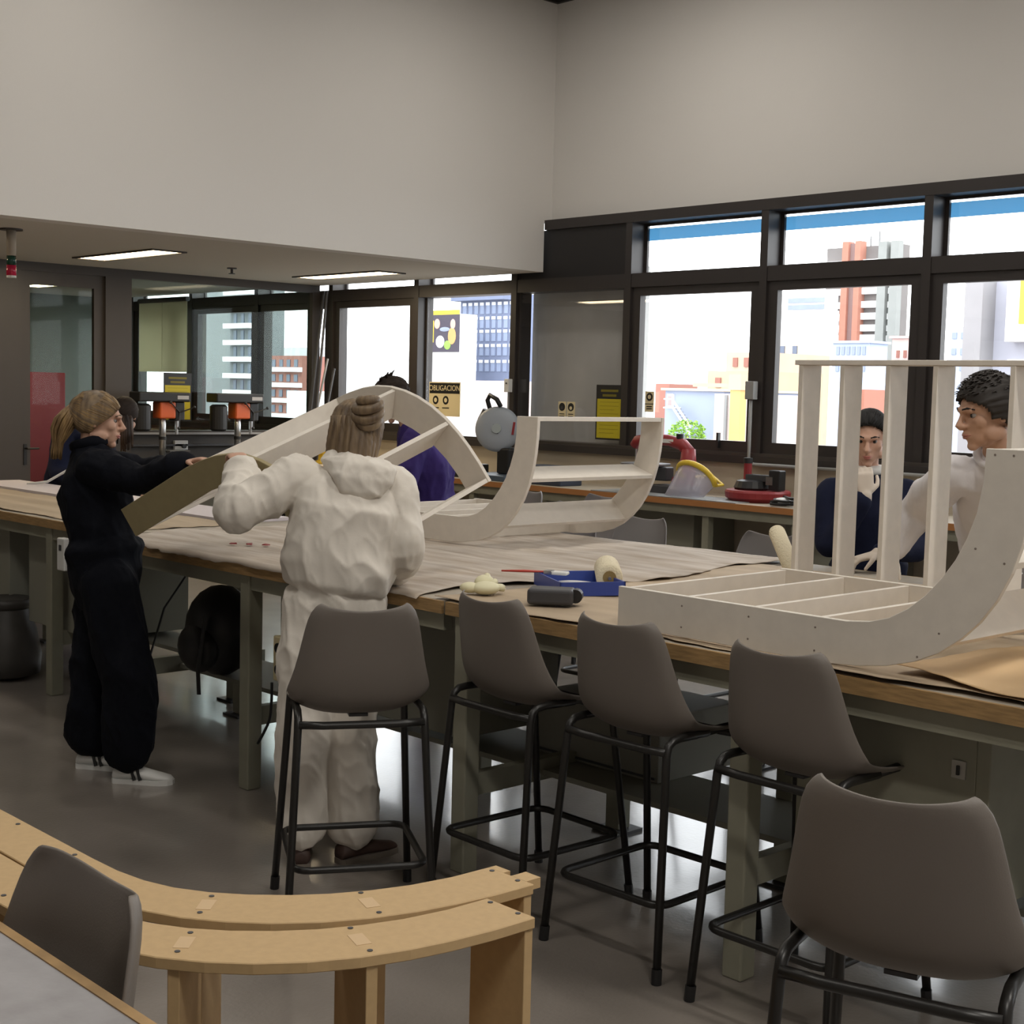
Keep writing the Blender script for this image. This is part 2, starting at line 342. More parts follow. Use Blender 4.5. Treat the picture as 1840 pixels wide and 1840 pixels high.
# cabinets and boxes under the benches: parts that are fixed to their bench
def cab(parent, lo, hi, name='cabinet', m=M_BENCHPAN):
    b = parent.location; return MB().box(tuple(lo[i]-b[i] for i in range(3)), tuple(hi[i]-b[i] for i in range(3))).build(name, m, parent, bevel=.003)
c = cab(B1, (3.46, 1.84, .40), (4.05, 2.40, .85), m=M_BENCHST)
b = B1.location
MB().box((3.455-b.x, 1.868-b.y, .71), (3.46-b.x, 1.908-b.y, .758)).build('lock_plate', mat('lock_steel', (.42, .41, .38), .4, metal=.6), c)
MB().box((3.449-b.x, 1.884-b.y, .72), (3.455-b.x, 1.892-b.y, .745)).build('keyhole', M_BLACK, c)
cab(B1, (3.46, 1.80, .36), (4.1, 1.84, .88), 'upright', M_BENCHST)
cab(B2, (3.60, 4.03, .38), (4.12, 4.55, .86))
cab(B2, (3.44, 4.92, .55), (3.52, 5.0, .90), 'post', M_BENCHST)
cab(B3, (3.62, 7.0, .34), (4.2, 7.75, .86)); cab(B3, (3.62, 8.0, .34), (4.2, 9.4, .86))
bx = empty('storage_box', (3.90, 3.30, .311)); tag(bx, 'low grey metal box on the shelf beneath the bench behind the stools', 'box')
MB().box((0, 0, 0), (.45, .62, .24)).build('body', mat('grey_box', (.22, .215, .18), .55), bx, bevel=.004)
MB().box((-.006, .01, .012), (0, .61, .02)).box((-.006, .01, .225), (0, .61, .232)).build('rim_line', M_DGREY, bx)
def socket_box(label, x, y, z, w, h, face, holes=True):
    o = empty('socket_box', (x, y, z)); tag(o, label, 'socket')
    MB().box((-.045, -w/2, -h/2), (0, w/2, h/2)).build('housing', M_CREAM if holes else M_WHITEP, o, bevel=.006)
    if holes:
        for k in (-1, 1): MB().cyl((-.049, 0, k*h*.24), (-.040, 0, k*h*.24), .022, n=16).build('outlet', M_BLACK, o)
    else: MB().box((-.048, -.012, .02), (-.044, .012, .05)).build('switch', M_DGREY, o)
    return o
socket_box('cream double power socket on the bench leg left of the white coveralls', 3.44, 4.95, .57, .075, .19, None)
socket_box('white switch box under the bench edge beside the navy coveralls', 3.495, 7.02, .80, .08, .17, None, False)
def cable(name, label, path, r, m, cat='cable'):
    P = [Vector(p) for p in path]; Q = []
    for i in range(len(P)-1):
        a, b_, c_, d_ = P[max(i-1, 0)], P[i], P[i+1], P[min(i+2, len(P)-1)]
        for k in range(6):
            t = k/6; Q.append(.5*((2*b_)+(c_-a)*t+(2*a-5*b_+4*c_-d_)*t*t+(3*b_-a-3*c_+d_)*t**3))
    Q.append(P[-1]); return tag(MB().tube(Q, r, 8).build(name, m, smooth=True), label, cat)
cable('power_cable', 'thin black cable hanging below the cream power socket', [(3.38, 4.97, .47), (3.385, 4.98, .38), (3.38, 4.99, .30), (3.36, 5.04, .2)], .006, M_BLACK)
# backpack hanging under the bench
bp = empty('backpack', (3.75, 5.95, .312)); tag(bp, 'black backpack stowed on the shelf under the spattered bench', 'backpack')
MB().ell((0, 0, .21), (.17, .19, .22)).build('bag_body', M_BLACK, bp, smooth=True)
MB().ell((-.13, -.01, .14), (.08, .14, .12)).build('front_pocket', M_BLACK, bp, smooth=True)
MB().tube([(-.10, .16, .46), (-.17, .24, .30), (-.19, .34, .05), (-.2, .37, -.1)], .012, 6, flat=.4).build('strap', M_BLACK, bp)
MB().tube([(-.15, -.1, .3), (-.2, -.12, .06), (-.2, -.13, -.06)], .012, 6, flat=.4).build('strap', M_BLACK, bp)
# waste sack at the far left
ws = empty('waste_sack', (3.55, 7.9, 0)); tag(ws, 'dark grey waste sack slumped on the floor at the left bench', 'sack')
msk = mat('dark_sack', (.06, .055, .05), .5, noise_amt=.3)
MB().lathe([(.10, 0), (.19, .03), (.2, .13), (.17, .28), (.13, .40), (.12, .42)], n=20).build('sack', msk, ws, smooth=True)
MB().lathe([(.13, .40), (.15, .43), (.14, .46), (.10, .45)], n=20).build('rolled_rim', msk, ws, smooth=True)
# chair part poking in at the left edge beside the sack
# ------------------------------------------------------------------ papers and sheets on the benches
def sheet(name, label, outline_fn, nx, ny, z, amp, m, sx=1, freq=(9, 1.4), jag=.012, seed=0, droop=None):
    """outline_fn(u,v)->(x,y); long folds run along y"""
    rows = []
    for j in range(ny+1):
        row = []
        for i in range(nx+1):
            u, v = i/nx, j/ny; x, y = outline_fn(u, v)
            e = 1 if i in (0, nx) or j in (0, ny) else 0
            if e: x += jag*noise.noise((x*14+seed, y*14, 0)); y += jag*noise.noise((x*14, y*14+seed, 5))
            h = amp*(.5+noise.noise((x*freq[0]+seed, y*freq[1], .3)))+amp*.5*noise.noise((x*3.1, y*3.3+seed, 1))
            h = max(h, 0)
            zz = z+h
            if droop: zz = droop(x, y, zz, u, v)
            row.append((x, y, zz))
        rows.append(row)
    o = MB().sheet(rows).build(name, m, smooth=True, solid=.0016); return tag(o, label, 'paper')
def lerp(a, b, t): return a+(b-a)*t
def dr1(x, y, z, u, v):
    if x < 3.30: return ZB+.002-(3.30-x)*.5
    return z
sheet('spattered_paper', 'paint-spattered brown protective paper on the bench behind the white coveralls',
      lambda u, v: (lerp(3.284+.004*math.sin(v*17)+.004*math.sin(v*41), 5.40, u), lerp(lerp(3.93, 3.72, u)+.10*math.sin(u*9), 6.33, v)), 90, 100, ZB+.004, .014, M_CLOTH, droop=dr1)
sheet('kraft_paper', 'tan kraft paper on the near bench under the white curved frame',
      lambda u, v: (lerp(3.322+.012*math.sin(v*13)+.010*math.sin(v*29+1), 5.2, u), lerp(1.15, 3.86, v)), 80, 110, ZB+.003, .008, M_KRAFT, seed=3, freq=(6, 1.2))
o = sheet('kraft_paper', 'lifted tan kraft sheet with pinked edge at right end of bench',
      lambda u, v: (lerp(3.36+.03*math.sin(v*8), 4.3, u), lerp(1.2, 2.05-.05*u, v)), 60, 70, ZB+.020, .016, mat('orange_kraft_paper', (.56, .38, .20), .7, noise_amt=.12, noise_scale=3, bump=.2, bump_scale=6), seed=9, freq=(3, 2))
sheet('kraft_paper', 'tan paper covering the bench left of the navy coveralls',
      lambda u, v: (lerp(3.55+.01*math.sin(v*30), 4.2, u), lerp(6.5, 10.1, v)), 40, 70, ZB+.003, .006, M_KRAFT, seed=5)
wb = MB().box((4.22, 6.6, ZB+.001), (4.60, 10.0, ZB+.019)).build('white_board', mat('lilac_white_board', (.66, .60, .63), .5)); tag(wb, 'flat white board lying along the back of the left bench', 'board')
# scrap of offcuts near the bench edge at left
for i, (y, h) in enumerate([(6.95, .03), (6.83, .022), (6.62, .06)]):
    o = MB().box((3.52, y-.035, ZB+.012), (3.575, y+.03, ZB+.012+h), rz=.4*i).build('wood_offcut', [M_BLACK, M_BLACK, M_MDFDARK][i], bevel=.006)
    tag(o, ['small dark offcut on the left bench edge, furthest from navy coveralls', 'small dark offcut in the middle of three on left bench edge', 'upright pale wood offcut on bench edge touching navy coveralls'][i], 'offcut', 'offcuts on the left bench edge')

# ------------------------------------------------------------------ curved seat frames
OUT = [(0, .615), (.003, .53), (.012, .45), (.026, .38), (.05, .305), (.085, .235), (.13, .172), (.18, .122), (.24, .078), (.31, .045), (.39, .022), (.48, .008), (.58, 0)]
INN = [(.135, .615), (.138, .53), (.152, .45), (.175, .385), (.205, .325), (.24, .275), (.285, .225), (.335, .183), (.39, .152), (.45, .134), (.52, .126), (.60, .126)]
W = .87; TH = .018
def seat_frame(name, label, mtx, mside, mcross, L=1.36, W=W, tenons=None, k=1.0, seat_s=(1.342, 1.10, .85, .62), tip_tabs=False, mside0=None, group='curved seat frames', screws=None):
    o = empty(name, mtx=mtx); tag(o, label, 'seat frame', group)
    out = OUT+[(L, 0)]; inn = [(lerp(OUT[min(i, 12)][0], p[0], k), lerp(OUT[min(i, 12)][1], p[1], k)) for i, p in enumerate(INN)]+[(L, .126*k)]
    poly = out+inn[::-1]
    for k, w0 in enumerate((0, W-TH)):
        m_ = mside0 if (mside0 and k == 1) else mside
        p = MB().prism(poly, lambda a, b, w0=w0: (a, b, w0), lambda a, b, w0=w0: (a, b, w0+TH)).build('side_panel', m_, o, bevel=.0015, seg=1)
        if k == 0 and tip_tabs:
            MB().box((.018, .614, w0), (.055, .648, w0+TH)).box((.075, .614, w0), (.112, .63, w0+TH)).build('tab', mside, p)
        if k == 0 and screws is not None:
            sm = MB()
            for (s_, v_) in screws: sm.cyl((s_, v_, -.0012), (s_, v_, .001), .0045 if mside is M_MDF else .003, n=8)
            sm.build('screw_heads', M_DGREY if mside is M_MDF else mat('filled_screw', (.22, .18, .15), .7), p)['kind'] = 'stuff'
    for (s_, v_, ang) in (tenons or ()):
        MB().box((-.022, -.012, -.0006), (.022, .012, .0005)).build('tenon_end', mat('pale_mdf_end', (.60, .43, .25), .7), o).matrix_local = Matrix.Translation((s_, v_, 0)) @ Matrix.Rotation(ang, 4, 'Z')
    def board(pa_, pb_):
        a = Vector((pa_[0], pa_[1], 0)); b2 = Vector((pb_[0], pb_[1], 0)); b2 = a.lerp(b2, k); d = (b2-a).normalized(); n = Vector((-d.y, d.x, 0))*TH/2
        vs = []
        for z in (TH+.0005, W-TH-.0005):
            for q in (a-n, b2-n, b2+n, a+n): vs.append(q+Vector((0, 0, z)))
        MB().add(vs, [(3,2,1,0),(4,5,6,7),(0,1,5,4),(1,2,6,5),(2,3,7,6),(3,0,4,7)]).build('cross_board', mcross, o, bevel=.001, seg=1)
    board((.004, .605), (.131, .605)); board((.048, .325), (.188, .372)); board((.225, .098), (.315, .19))
    for s_ in seat_s: board((s_, .004), (s_, .122))
    return o
def frame_mtx(org, s, v, w_):
    return Matrix(((s[0], v[0], w_[0], org[0]), (s[1], v[1], w_[1], org[1]), (s[2], v[2], w_[2], org[2]), (0, 0, 0, 1)))
X_, Y_, Z_ = (1,0,0), (0,1,0), (0,0,1)
F3s = [(s_, v_) for s_ in (1.10, .85, .62) for v_ in (.03, .095)]+[(.30, .06), (.24, .13), (.15, .36), (.07, .33), (.02, .59), (.06, .60), (.11, .60)]
seat_frame('seat_frame', 'white curved seat frame standing on kraft paper nearest the camera', frame_mtx((3.36, 1.67, ZB+.012), Y_, Z_, X_), M_WHITEB, M_WHITEB, screws=F3s)
seat_frame('seat_frame', 'white curved seat frame on bench in front of the red-armed saw', frame_mtx((4.54, 4.61, ZB+.016), Y_, Z_, X_), M_WHITEB, M_WHITEB)
seat_frame('seat_frame', 'white seat frame on its side, its boards upright like slats', frame_mtx((4.42, 1.765, ZB+.012+W), Y_, X_, (0, 0, -1)), M_WHITEB, M_WHITEB, L=1.385, seat_s=(1.36, 1.182, .996, .812, .532))
s1 = Vector((-.034, .923, -.384)).normalized(); v1 = Vector((.353, -.348, -.868)); v1 = (v1-s1*v1.dot(s1)).normalized(); w1 = s1.cross(v1)
seat_frame('seat_frame', 'white curved seat frame lifted and held tilted by two people', frame_mtx((3.76, 4.511, 1.875), s1, v1, w1), M_WHITEB, M_WHITEB, L=1.10, seat_s=(1.082, .80, .56), mside0=M_MDFDARK)
F4t = [(.105, .345, .32), (.262, .138, .79)]
F4s = [(.03, .605), (.095, .605), (.06, .33), (.15, .362), (.238, .112), (.29, .165), (.62, .02), (.62, .09), (.85, .02), (.85, .09), (1.1, .02), (1.1, .09)]
seat_frame('seat_frame', 'raw tan board seat frame lying on its side, nearest the stool', frame_mtx((.962, 1.577, W), Y_, X_, (0, 0, -1)), M_MDF, M_MDF, screws=F4s, tenons=F4t, k=.84, group='raw board frames')
a4 = R(-.4); s4 = (math.sin(-a4), math.cos(a4), 0); v4 = (math.cos(a4), -math.sin(-a4), 0)
seat_frame('seat_frame', 'raw tan board seat frame with tabbed end, nested behind another', frame_mtx((1.069, 1.694, W), s4, v4, (0, 0, -1)), M_MDF, M_MDF, screws=F4s, tenons=F4t, k=.84, tip_tabs=True, group='raw board frames')
# ------------------------------------------------------------------ stools
def shell_mesh():
    # profile from top of the back to the front of the seat: (x, z, halfwidth, edge lift forward)
    pr = [(-.262, 1.037, .132, .030), (-.260, 1.024, .163, .034), (-.250, .97, .177, .040), (-.238, .90, .190, .046), (-.224, .83, .204, .052), (-.205, .765, .221, .060), (-.180, .720, .226, .066), (-.137, .695, .222, .062), (-.08, .686, .211, .05), (0, .682, .211, .034), (.09, .684, .209, .026), (.16, .682, .203, .020), (.20, .670, .19, .012), (.214, .655, .155, .0)]
    us = [-1, -.97, -.9, -.75, -.5, -.25, 0, .25, .5, .75, .9, .97, 1]
    rows = []
    for k, (x, z, hw, lf_) in enumerate(pr):
        a = pr[max(k-1, 0)]; b_ = pr[min(k+1, len(pr)-1)]
        t = Vector((b_[0]-a[0], 0, b_[1]-a[1])).normalized(); n = Vector((-t.z, 0, t.x))   # pointing to the sitter
        if n.x < 0 and k < 6: n = -n
        if n.z < 0 and k >= 6: n = -n
        row = []
        for u in us:
            e = abs(u); lift = lf_*(e**3.2)+.012*max(0, (e-.9)/.1)
            dz = .016*e**2 if k == 0 else 0
            p = Vector((x, u*hw, z+dz-.012))+n*lift; row.append(p)
        rows.append(row)
    return MB().sheet(rows)
def make_stool(m=M_SHELL):
    o = empty('stool')
    s = shell_mesh().build('seat_shell', m, o, smooth=True, solid=.007, subsurf=1)
    legs = [(-.212, .196, -.265, .228), (-.212, -.196, -.265, -.228), (.155, .190, .235, .228), (.155, -.190, .235, -.228)]
    for x0, y0, x1, y1 in legs:
        l = MB().tube([(-.02, y0*.985, .700), (x0*.72, y0*.99, .702), (x0*.88, y0, .698), (x0*.97, y0, .684), (lerp(x0, x1, .04), lerp(y0, y1, .04), .655), (lerp(x0, x1, .10), lerp(y0, y1, .10), .61), (x1, y1, .02)], .0125, 10).build('leg', M_BLACKSTEEL, o, smooth=True)
        MB().cyl((x1, y1, 0), (lerp(x1, x0, .06), lerp(y1, y0, .06), .045), .0155, n=10).build('rubber_foot', M_BLACK, l)
    for x0 in (-.213, .157): MB().tube([(x0-.004, -.195, .668), (x0-.004, -.12, .664), (x0-.004, .12, .664), (x0-.004, .195, .668)], .0135, 10, flat=.9).build('seat_rail', M_BLACKSTEEL, o, smooth=True)
    MB().box((-.13, -.03, .670), (.10, .03, .679)).build('mounting_plate', M_DGREY, o)
    # footrest ring with rounded corners, just inside the legs
    fx0, fx1, fy, rr = -.235, .21, .205, .05; pts = []
    for cx, cy, a0 in ((fx1-rr, fy-rr, 0), (fx0+rr, fy-rr, 90), (fx0+rr, -fy+rr, 180), (fx1-rr, -fy+rr, 270)):
        for k in range(5): a = R(a0+k*22.5); pts.append((cx+rr*math.cos(a), cy+rr*math.sin(a), .215))
    MB().tube(pts, .0115, 10, closed=True).build('footrest', M_BLACKSTEEL, o, smooth=True)
    return o
ST = make_stool()
used = [False]
def stool(x, y, rz, label, group, z=0, m=None):
    o = ST if not used[0] else copy_tree(ST); used[0] = True
    o.location = (x, y, z); o.rotation_euler = (0, 0, rz); tag(o, label, 'stool', group)
    return o
G = 'taupe stools along the near benches'
stool(2.815, 3.675, R(60), 'taupe stool directly in front of the person in white coveralls', G)
stool(3.385, 3.40, R(-2), 'taupe stool pulled to bench just right of the white coveralls', G)
stool(3.385, 2.855, R(1), 'taupe stool in the middle of the three pushed under the bench', G)
stool(3.375, 2.26, R(0), 'taupe stool pushed under the bench below the curved frame end', G)
stool(2.38, 1.363, R(17), 'large taupe stool cut off at the lower right corner', G)
stool(.676, 1.772, R(178), 'taupe stool in the lower left corner between table and tan frames', G)
def far_stool(x, y, rz, label):
    o = copy_tree(ST); o.location = (x, y, 0); o.rotation_euler = (0, 0, rz); tag(o, label, 'stool', 'grey stools on the far side of the benches')
    for c_ in kids(o):
        if c_.name.startswith('seat_shell'):
            c_.data = c_.data.copy(); c_.data.materials[0] = M_SHELLFAR
far_stool(5.72, 5.18, R(183), 'grey stool back showing right of the middle white frame')
far_stool(5.56, 4.235, R(178), 'grey stool back behind the cream paint roller')
far_stool(6.10, 6.05, R(185), 'grey stool back just left of the middle frame upright, front one')
far_stool(6.75, 6.45, R(178), 'grey stool back behind the middle frame, rear one')
far_stool(6.62, 7.05, R(170), 'grey stool back beside the violet coverall')
# near table at the lower left
nt_ = empty('work_table', (-1.1, -.6, 0)); tag(nt_, 'grey-topped table with wooden edge in the lower left corner', 'table')
MB().box((0, 0, .905), (1.925, 4.6, .948)).build('tabletop', mat('worn_grey_top', (.26, .25, .255), .45, col2=(.36, .35, .36), noise_scale=9, bump=.15, bump_scale=20), nt_)
MB().box((1.925, 0, .905), (1.94, 4.6, .950)).build('edge_strip', M_WOODEDGE, nt_)
for x, y in ((.08, .08), (1.5, .08), (.08, 4.5), (1.5, 4.5)): MB().box((x-.03, y-.03, 0), (x+.03, y+.03, .905)).build('leg', M_BENCHST, nt_)

# ------------------------------------------------------------------ small things on the near bench
ZT = ZB+.012
tr = empty('paint_tray', (3.86, 3.68, ZT), R(-28)); tag(tr, 'blue paint tray with white spatters behind the black charger', 'paint tray')
mb = mat('blue_plastic', (.03, .06, .30), .4)
MB().box((-.12, -.16, 0), (.12, .16, .006)).build('tray_floor', M_WHITEP, tr)
MB().box((-.125, -.165, 0), (-.118, .165, .05)).box((.118, -.165, 0), (.125, .165, .05)).box((-.125, -.165, 0), (.125, -.158, .05)).box((-.125, .158, 0), (.125, .165, .05)).build('tray_wall', mb, tr)
MB().ell((0, .02, .012), (.10, .13, .012)).build('wet_paint', M_WHITEP, tr, smooth=True)
br = empty('paint_brush', (3.80, 3.84, ZT+.05), R(-60)); tag(br, 'paint brush with red handle lying across the blue tray', 'brush')
MB().tube([(-.14, 0, .0), (-.05, 0, .004), (.03, 0, .006)], [.006, .009, .006], 8, flat=.6).build('handle', mat('red_brush', (.5, .06, .04), .4), br, smooth=True)
MB().box((.03, -.022, -.002), (.06, .022, .012)).build('ferrule', M_CHROME, br)
MB().box((.06, -.022, -.002), (.12, .024, .01)).build('bristles', M_WHITEP, br, bevel=.004)
pk = empty('battery_charger', (3.53, 3.48, ZT), R(-52)); tag(pk, 'dark grey battery charger on the bench in front of blue tray', 'charger')
MB().box((-.09, -.05, 0), (.07, .05, .055)).build('case', M_DGREY, pk, bevel=.012, seg=3)
MB().cyl((.075, -.02, .03), (.075, .03, .03), .024, n=16).build('plug', M_BLACK, pk)
def roller(name, label, p0, p1, r, handle=True):
    o = empty(name, p0); tag(o, label, 'paint roller'); d = Vector(p1)-Vector(p0); n = d.normalized()
    MB().lathe([(r*.55, 0), (r*.9, .0), (r, .012), (r, d.length-.012), (r*.9, d.length), (r*.55, d.length)], (0, 0, 0), 20, d).build('sleeve', mat('cream_fleece', (.74, .66, .48), .95, bump=.6, bump_scale=120), o, smooth=True)
    MB().cyl(tuple(-n*.003), tuple(n*.01), r*.5, n=16).build('core', mat('brown_core', (.25, .17, .06), .6), o)
    MB().cyl(tuple(-n*.03), tuple(n*.004), r*.12, n=8).build('axle', M_CHROME, o)
    return o
roller('paint_roller', 'short fleece paint roller standing beside the blue tray', (3.93, 3.59, ZT+.05), (4.12, 3.78, ZT+.055), .05)
roller('paint_roller', 'long cream paint roller leaning up behind the nearest frame', (4.72, 3.42, ZT+.20), (4.54, 3.18, ZT+.03), .033)
gl = empty('rubber_glove', (3.50, 3.80, ZT)); tag(gl, 'crumpled cream rubber gloves lying at the bench edge', 'glove')
mg = mat('cream_latex', (.72, .68, .46), .55)
random.seed(3)
g = MB()
g.ell((0, 0, .02), (.055, .05, .024)); g.ell((.04, .05, .03), (.04, .035, .03)); g.ell((-.04, .04, .02), (.035, .04, .02)); 
g.build('palm', mg, gl, smooth=True)
for a, l, z in ((.3, .075, .03), (.75, .085, .05), (1.1, .09, .03), (2.6, .06, .015), (-.2, .08, .012), (-.5, .07, .01)):
    d = Vector((math.cos(a), math.sin(a), .35 if l > .09 else .1)); MB().tube([d*.03+Vector((0, 0, .02)), d*.07+Vector((0, 0, z)), d*l+Vector((0, 0, z))], [.013, .012, .006], 8).build('finger', mg, gl, smooth=True)
ch = empty('cable_loop', (4.55, 9.2, ZB+.02)); tag(ch, 'thin white cable looped on the left bench', 'cable')
MB().tube([(-.1, .35, .0), (0, .25, .02), (.1, .1, .12), (.2, .0, .22), (.3, -.08, .24), (.36, -.1, .1), (.36, -.2, .0)], .009, 8).build('loop', M_WHITEP, ch, smooth=True)
for k_, lb in enumerate(('scrap of red tape on spattered paper, nearest the navy coveralls', 'scrap of red tape in the middle of three on spattered paper', 'scrap of red tape on spattered paper, nearest the white coveralls')):
    t_ = MB().add([(-.016, -.012, 0), (.014, -.015, 0), (.017, .010, 0), (.0, .016, 0), (-.015, .009, 0), (-.014, -.010, .004), (.012, -.013, .007), (.015, .008, .004), (.0, .013, .006), (-.013, .007, .003)], [(4, 3, 2, 1, 0), (5, 6, 7, 8, 9)]+[(i, (i+1) % 5, 5+(i+1) % 5, 5+i) for i in range(5)]).build('tape_scrap', M_RED, loc=(3.60+k_*.05, 5.62-k_*.06, ZT+.004)); t_.rotation_euler = (0, 0, k_)
    tag(t_, lb, 'tape', 'red tape scraps on the paper')
mg_ = empty('paper_cup', (5.20, 2.665, ZB+.003)); tag(mg_, 'small white cup on the bench at the right edge behind the frame', 'cup')
MB().lathe([(.0, 0), (.032, 0), (.036, .04), (.041, .09), (.038, .09), (.033, .04), (.029, .004), (0, .004)], n=20).build('cup_wall', M_WHITEP, mg_, smooth='a'); MB().tube([(.041*math.cos(t), .041*math.sin(t), .09) for t in [2*PI*k/20 for k in range(20)]], .003, 6, closed=True).build('rim', M_WHITEP, mg_)

# ------------------------------------------------------------------ counters at the walls
ct = empty('wall_counter', (8.35, -4.3, 0)); tag(ct, 'long counter with orange wood edge under the windows', 'counter')
MB().box((.012, 0, .89), (.77, 16.75, .935)).build('worktop', mat('counter_top', (.42, .36, .28), .5), ct)
MB().box((0, 0, .89), (.012, 16.75, .934)).build('edge_strip', mat('orange_wood_edge', (.40, .17, .055), .5), ct)
MB().box((.03, 0, .82), (.07, 16.75, .89)).build('apron', M_BENCHST, ct)
for k, y in enumerate([4.9, 5.9, 7.1, 8.3, 9.4, 10.2, 11.0, 11.9, 12.7, 13.6, 14.5]):
    MB().box((.05, y, 0), (.11, y+.06, .89)).build('leg', M_BENCHST, ct)
for y in (7.3, 9.7, 11.3, 13.0): MB().box((.25, y, .15), (.75, y+.75, .80)).build('cabinet', M_BENCHPAN, ct)
c2 = empty('wall_counter', (6.95, 11.85, 0)); tag(c2, 'dark counter below the glass partition carrying the drill presses', 'counter')
MB().box((0, 0, .89), (1.38, .70, .93)).build('worktop', M_DGREY, c2)
for x in (.03, .7, 1.3): MB().box((x, .03, 0), (x+.05, .08, .89)).build('leg', M_BENCHST, c2)
MB().box((.1, .3, .1), (1.3, .65, .8)).build('cabinet', M_BENCHPAN, c2)
# drill presses
def drill(x, y, label, sgn=1):
    o = empty('drill_press', (x, y, .93)); tag(o, label, 'drill press', 'bench drill presses')
    MB().box((-.12, -.12, 0), (.18, .12, .03)).build('base', M_DGREY, o, bevel=.005)
    MB().cyl((0, 0, .03), (0, 0, .62), .032, n=18).build('column', M_CHROME, o, smooth=True)
    MB().cyl((0, 0, .24), (0, 0, .27), .036, n=18).build('collar', M_BLACK, o)
    MB().box((.02, -.10, .12), (.24, .10, .14)).build('work_table', M_DGREY, o, bevel=.004)
    h = MB().box((-.07, -.075, .44), (.10, .075, .60)).build('head', M_ORANGE, o, bevel=.015, seg=3)
    MB().box((.10, -.065, .42), (.20, .065, .60)).build('front_cover', M_BLACK, h, bevel=.01)
    MB().box((.20, -.03, .47), (.215, .03, .56)).build('depth_plate', M_ORANGE, h)
    MB().box((-.30, -.10, .60), (.24, .10, .69)).build('belt_cover', M_BLACK, o, bevel=.012, seg=3)
    MB().box((.10, -.101, .625), (.22, -.10, .66)).build('badge', mat('badge_print', (.4, .4, .42), .5), o)
    MB().tube([(-.22, 0, .32), (-.22, 0, .34), (-.22, 0, .56), (-.22, 0, .58)], [.06, .085, .085, .06], 20).build('motor', M_BLACK, o, smooth=False)
    MB().cyl((.15, 0, .34), (.15, 0, .44), .022, n=14).cyl((.15, 0, .29), (.15, 0, .34), .014, n=10).build('chuck', M_CHROME, o)
    for k in range(3):
        a = R(20+120*k); MB().cyl((.14, -.07, .50), (.14+.14*math.cos(a), -.10, .50+.14*math.sin(a)), .006, n=8).ell((.14+.15*math.cos(a), -.10, .50+.15*math.sin(a)), (.015, .015, .015), nu=10, nv=6).build('feed_lever', M_BLACK, o)
    return o
drill(7.03, 12.2, 'orange and black bench drill press in front of the yellow poster')
drill(7.86, 12.2, 'orange and black bench drill press between two window frames')
so = empty('wall_socket', (7.44, 12.55, 1.10)); tag(so, 'white wall socket with a dark plug below the glass partition', 'socket')
MB().box((-.075, 0, -.045), (.075, .035, .045)).build('plate', M_WHITEP, so, bevel=.004)
MB().cyl((.02, -.03, -.01), (.02, 0, -.01), .022, n=14).build('plug', M_BLACK, so)
# leaning rods in the corner
for i, (x, y0, y1, h, m_) in enumerate([(8.92, 12.42, 12.40, 2.65, M_DGREY), (8.90, 12.35, 12.36, 2.7, M_DGREY), (8.88, 12.20, 12.28, 2.7, M_DGREY), (8.90, 12.32, 12.28, 2.0, mat('grey_pipe', (.3, .3, .3), .5)), (8.93, 12.18, 12.2, 1.9, M_DGREY)]):
    o = MB().cyl((x-.12, y0, .94), (x+.1, y1, h), .014 if i < 3 else .012, n=10).build('leaning_rod', m_); tag(o, ['tall dark rod leaning in the corner, furthest left', 'tall dark rod leaning in corner, second from left', 'tall dark rod leaning in corner by window frame', 'shorter pale grey pipe leaning in the corner', 'shorter dark rod leaning in the corner by the window'][i], 'rod', 'rods leaning in the corner')
yl = empty('work_lamp', (8.62, 11.85, .935)); tag(yl, 'yellow work lamp on the corner counter beside the head with bun', 'work lamp')
MB().lathe([(.07, 0), (.075, .02), (.03, .04), (.025, .12)], n=16).build('foot', M_YEL, yl, smooth=True)
MB().ell((-.02, -.02, .18), (.085, .09, .085)).build('lamp_head', M_YEL, yl, smooth=True)
MB().cyl((-.10, -.06, .18), (-.06, -.04, .18), .06, n=18).build('lens', M_WHITEP, yl)
# metal-cutting saw with a round grey guard
sw = empty('mitre_saw', (8.62, 9.22, .935)); tag(sw, 'chop saw with big round grey blade guard on counter', 'saw')
MB().box((-.2, -.28, 0), (.22, .25, .05)).build('base', mat('blue_grey_paint', (.07, .10, .14), .4), sw, bevel=.008)
MB().box((-.02, -.14, .05), (.16, .02, .28)).build('motor_block', M_BLACK, sw, bevel=.02)
ax = Vector((-.80, -.58, .12)).normalized()
gd = MB().lathe([(.02, .055), (.10, .052), (.17, .042), (.197, .02), (.20, 0), (.197, -.02), (.17, -.035), (.02, -.04)], (0, .03, .44), 36, ax).build('blade_guard', mat('grey_guard', (.33, .36, .40), .4), sw, smooth=True)
gc = Vector((0, .03, .44))+ax*.056
MB().cyl(tuple(gc-ax*.01), tuple(gc+ax*.012), .042, n=20).build('hub_cap', mat('pale_hub', (.36, .40, .40), .5), gd)
aa, bb, _ = basis(ax)
for ang in (2.3, 5.0):
    e = aa*math.cos(ang)+bb*math.sin(ang); MB().obox(tuple(gc+e*.04-ax*.006), tuple(gc+e*.185-ax*.03), .008, .01, tuple(ax)).build('slot', M_BLACK, gd)
MB().obox(tuple(gc+Vector((.09, -.13, .06))), tuple(gc+Vector((.08, -.12, -.05))), .02, .004, tuple(ax)).build('red_marking', M_RED, gd)
MB().tube([(0, .13, .60), (-.01, .16, .69), (0, .14, .735), (.0, .05, .70), (0, .0, .64)], .021, 8).build('handle', M_BLACK, sw, smooth=True)
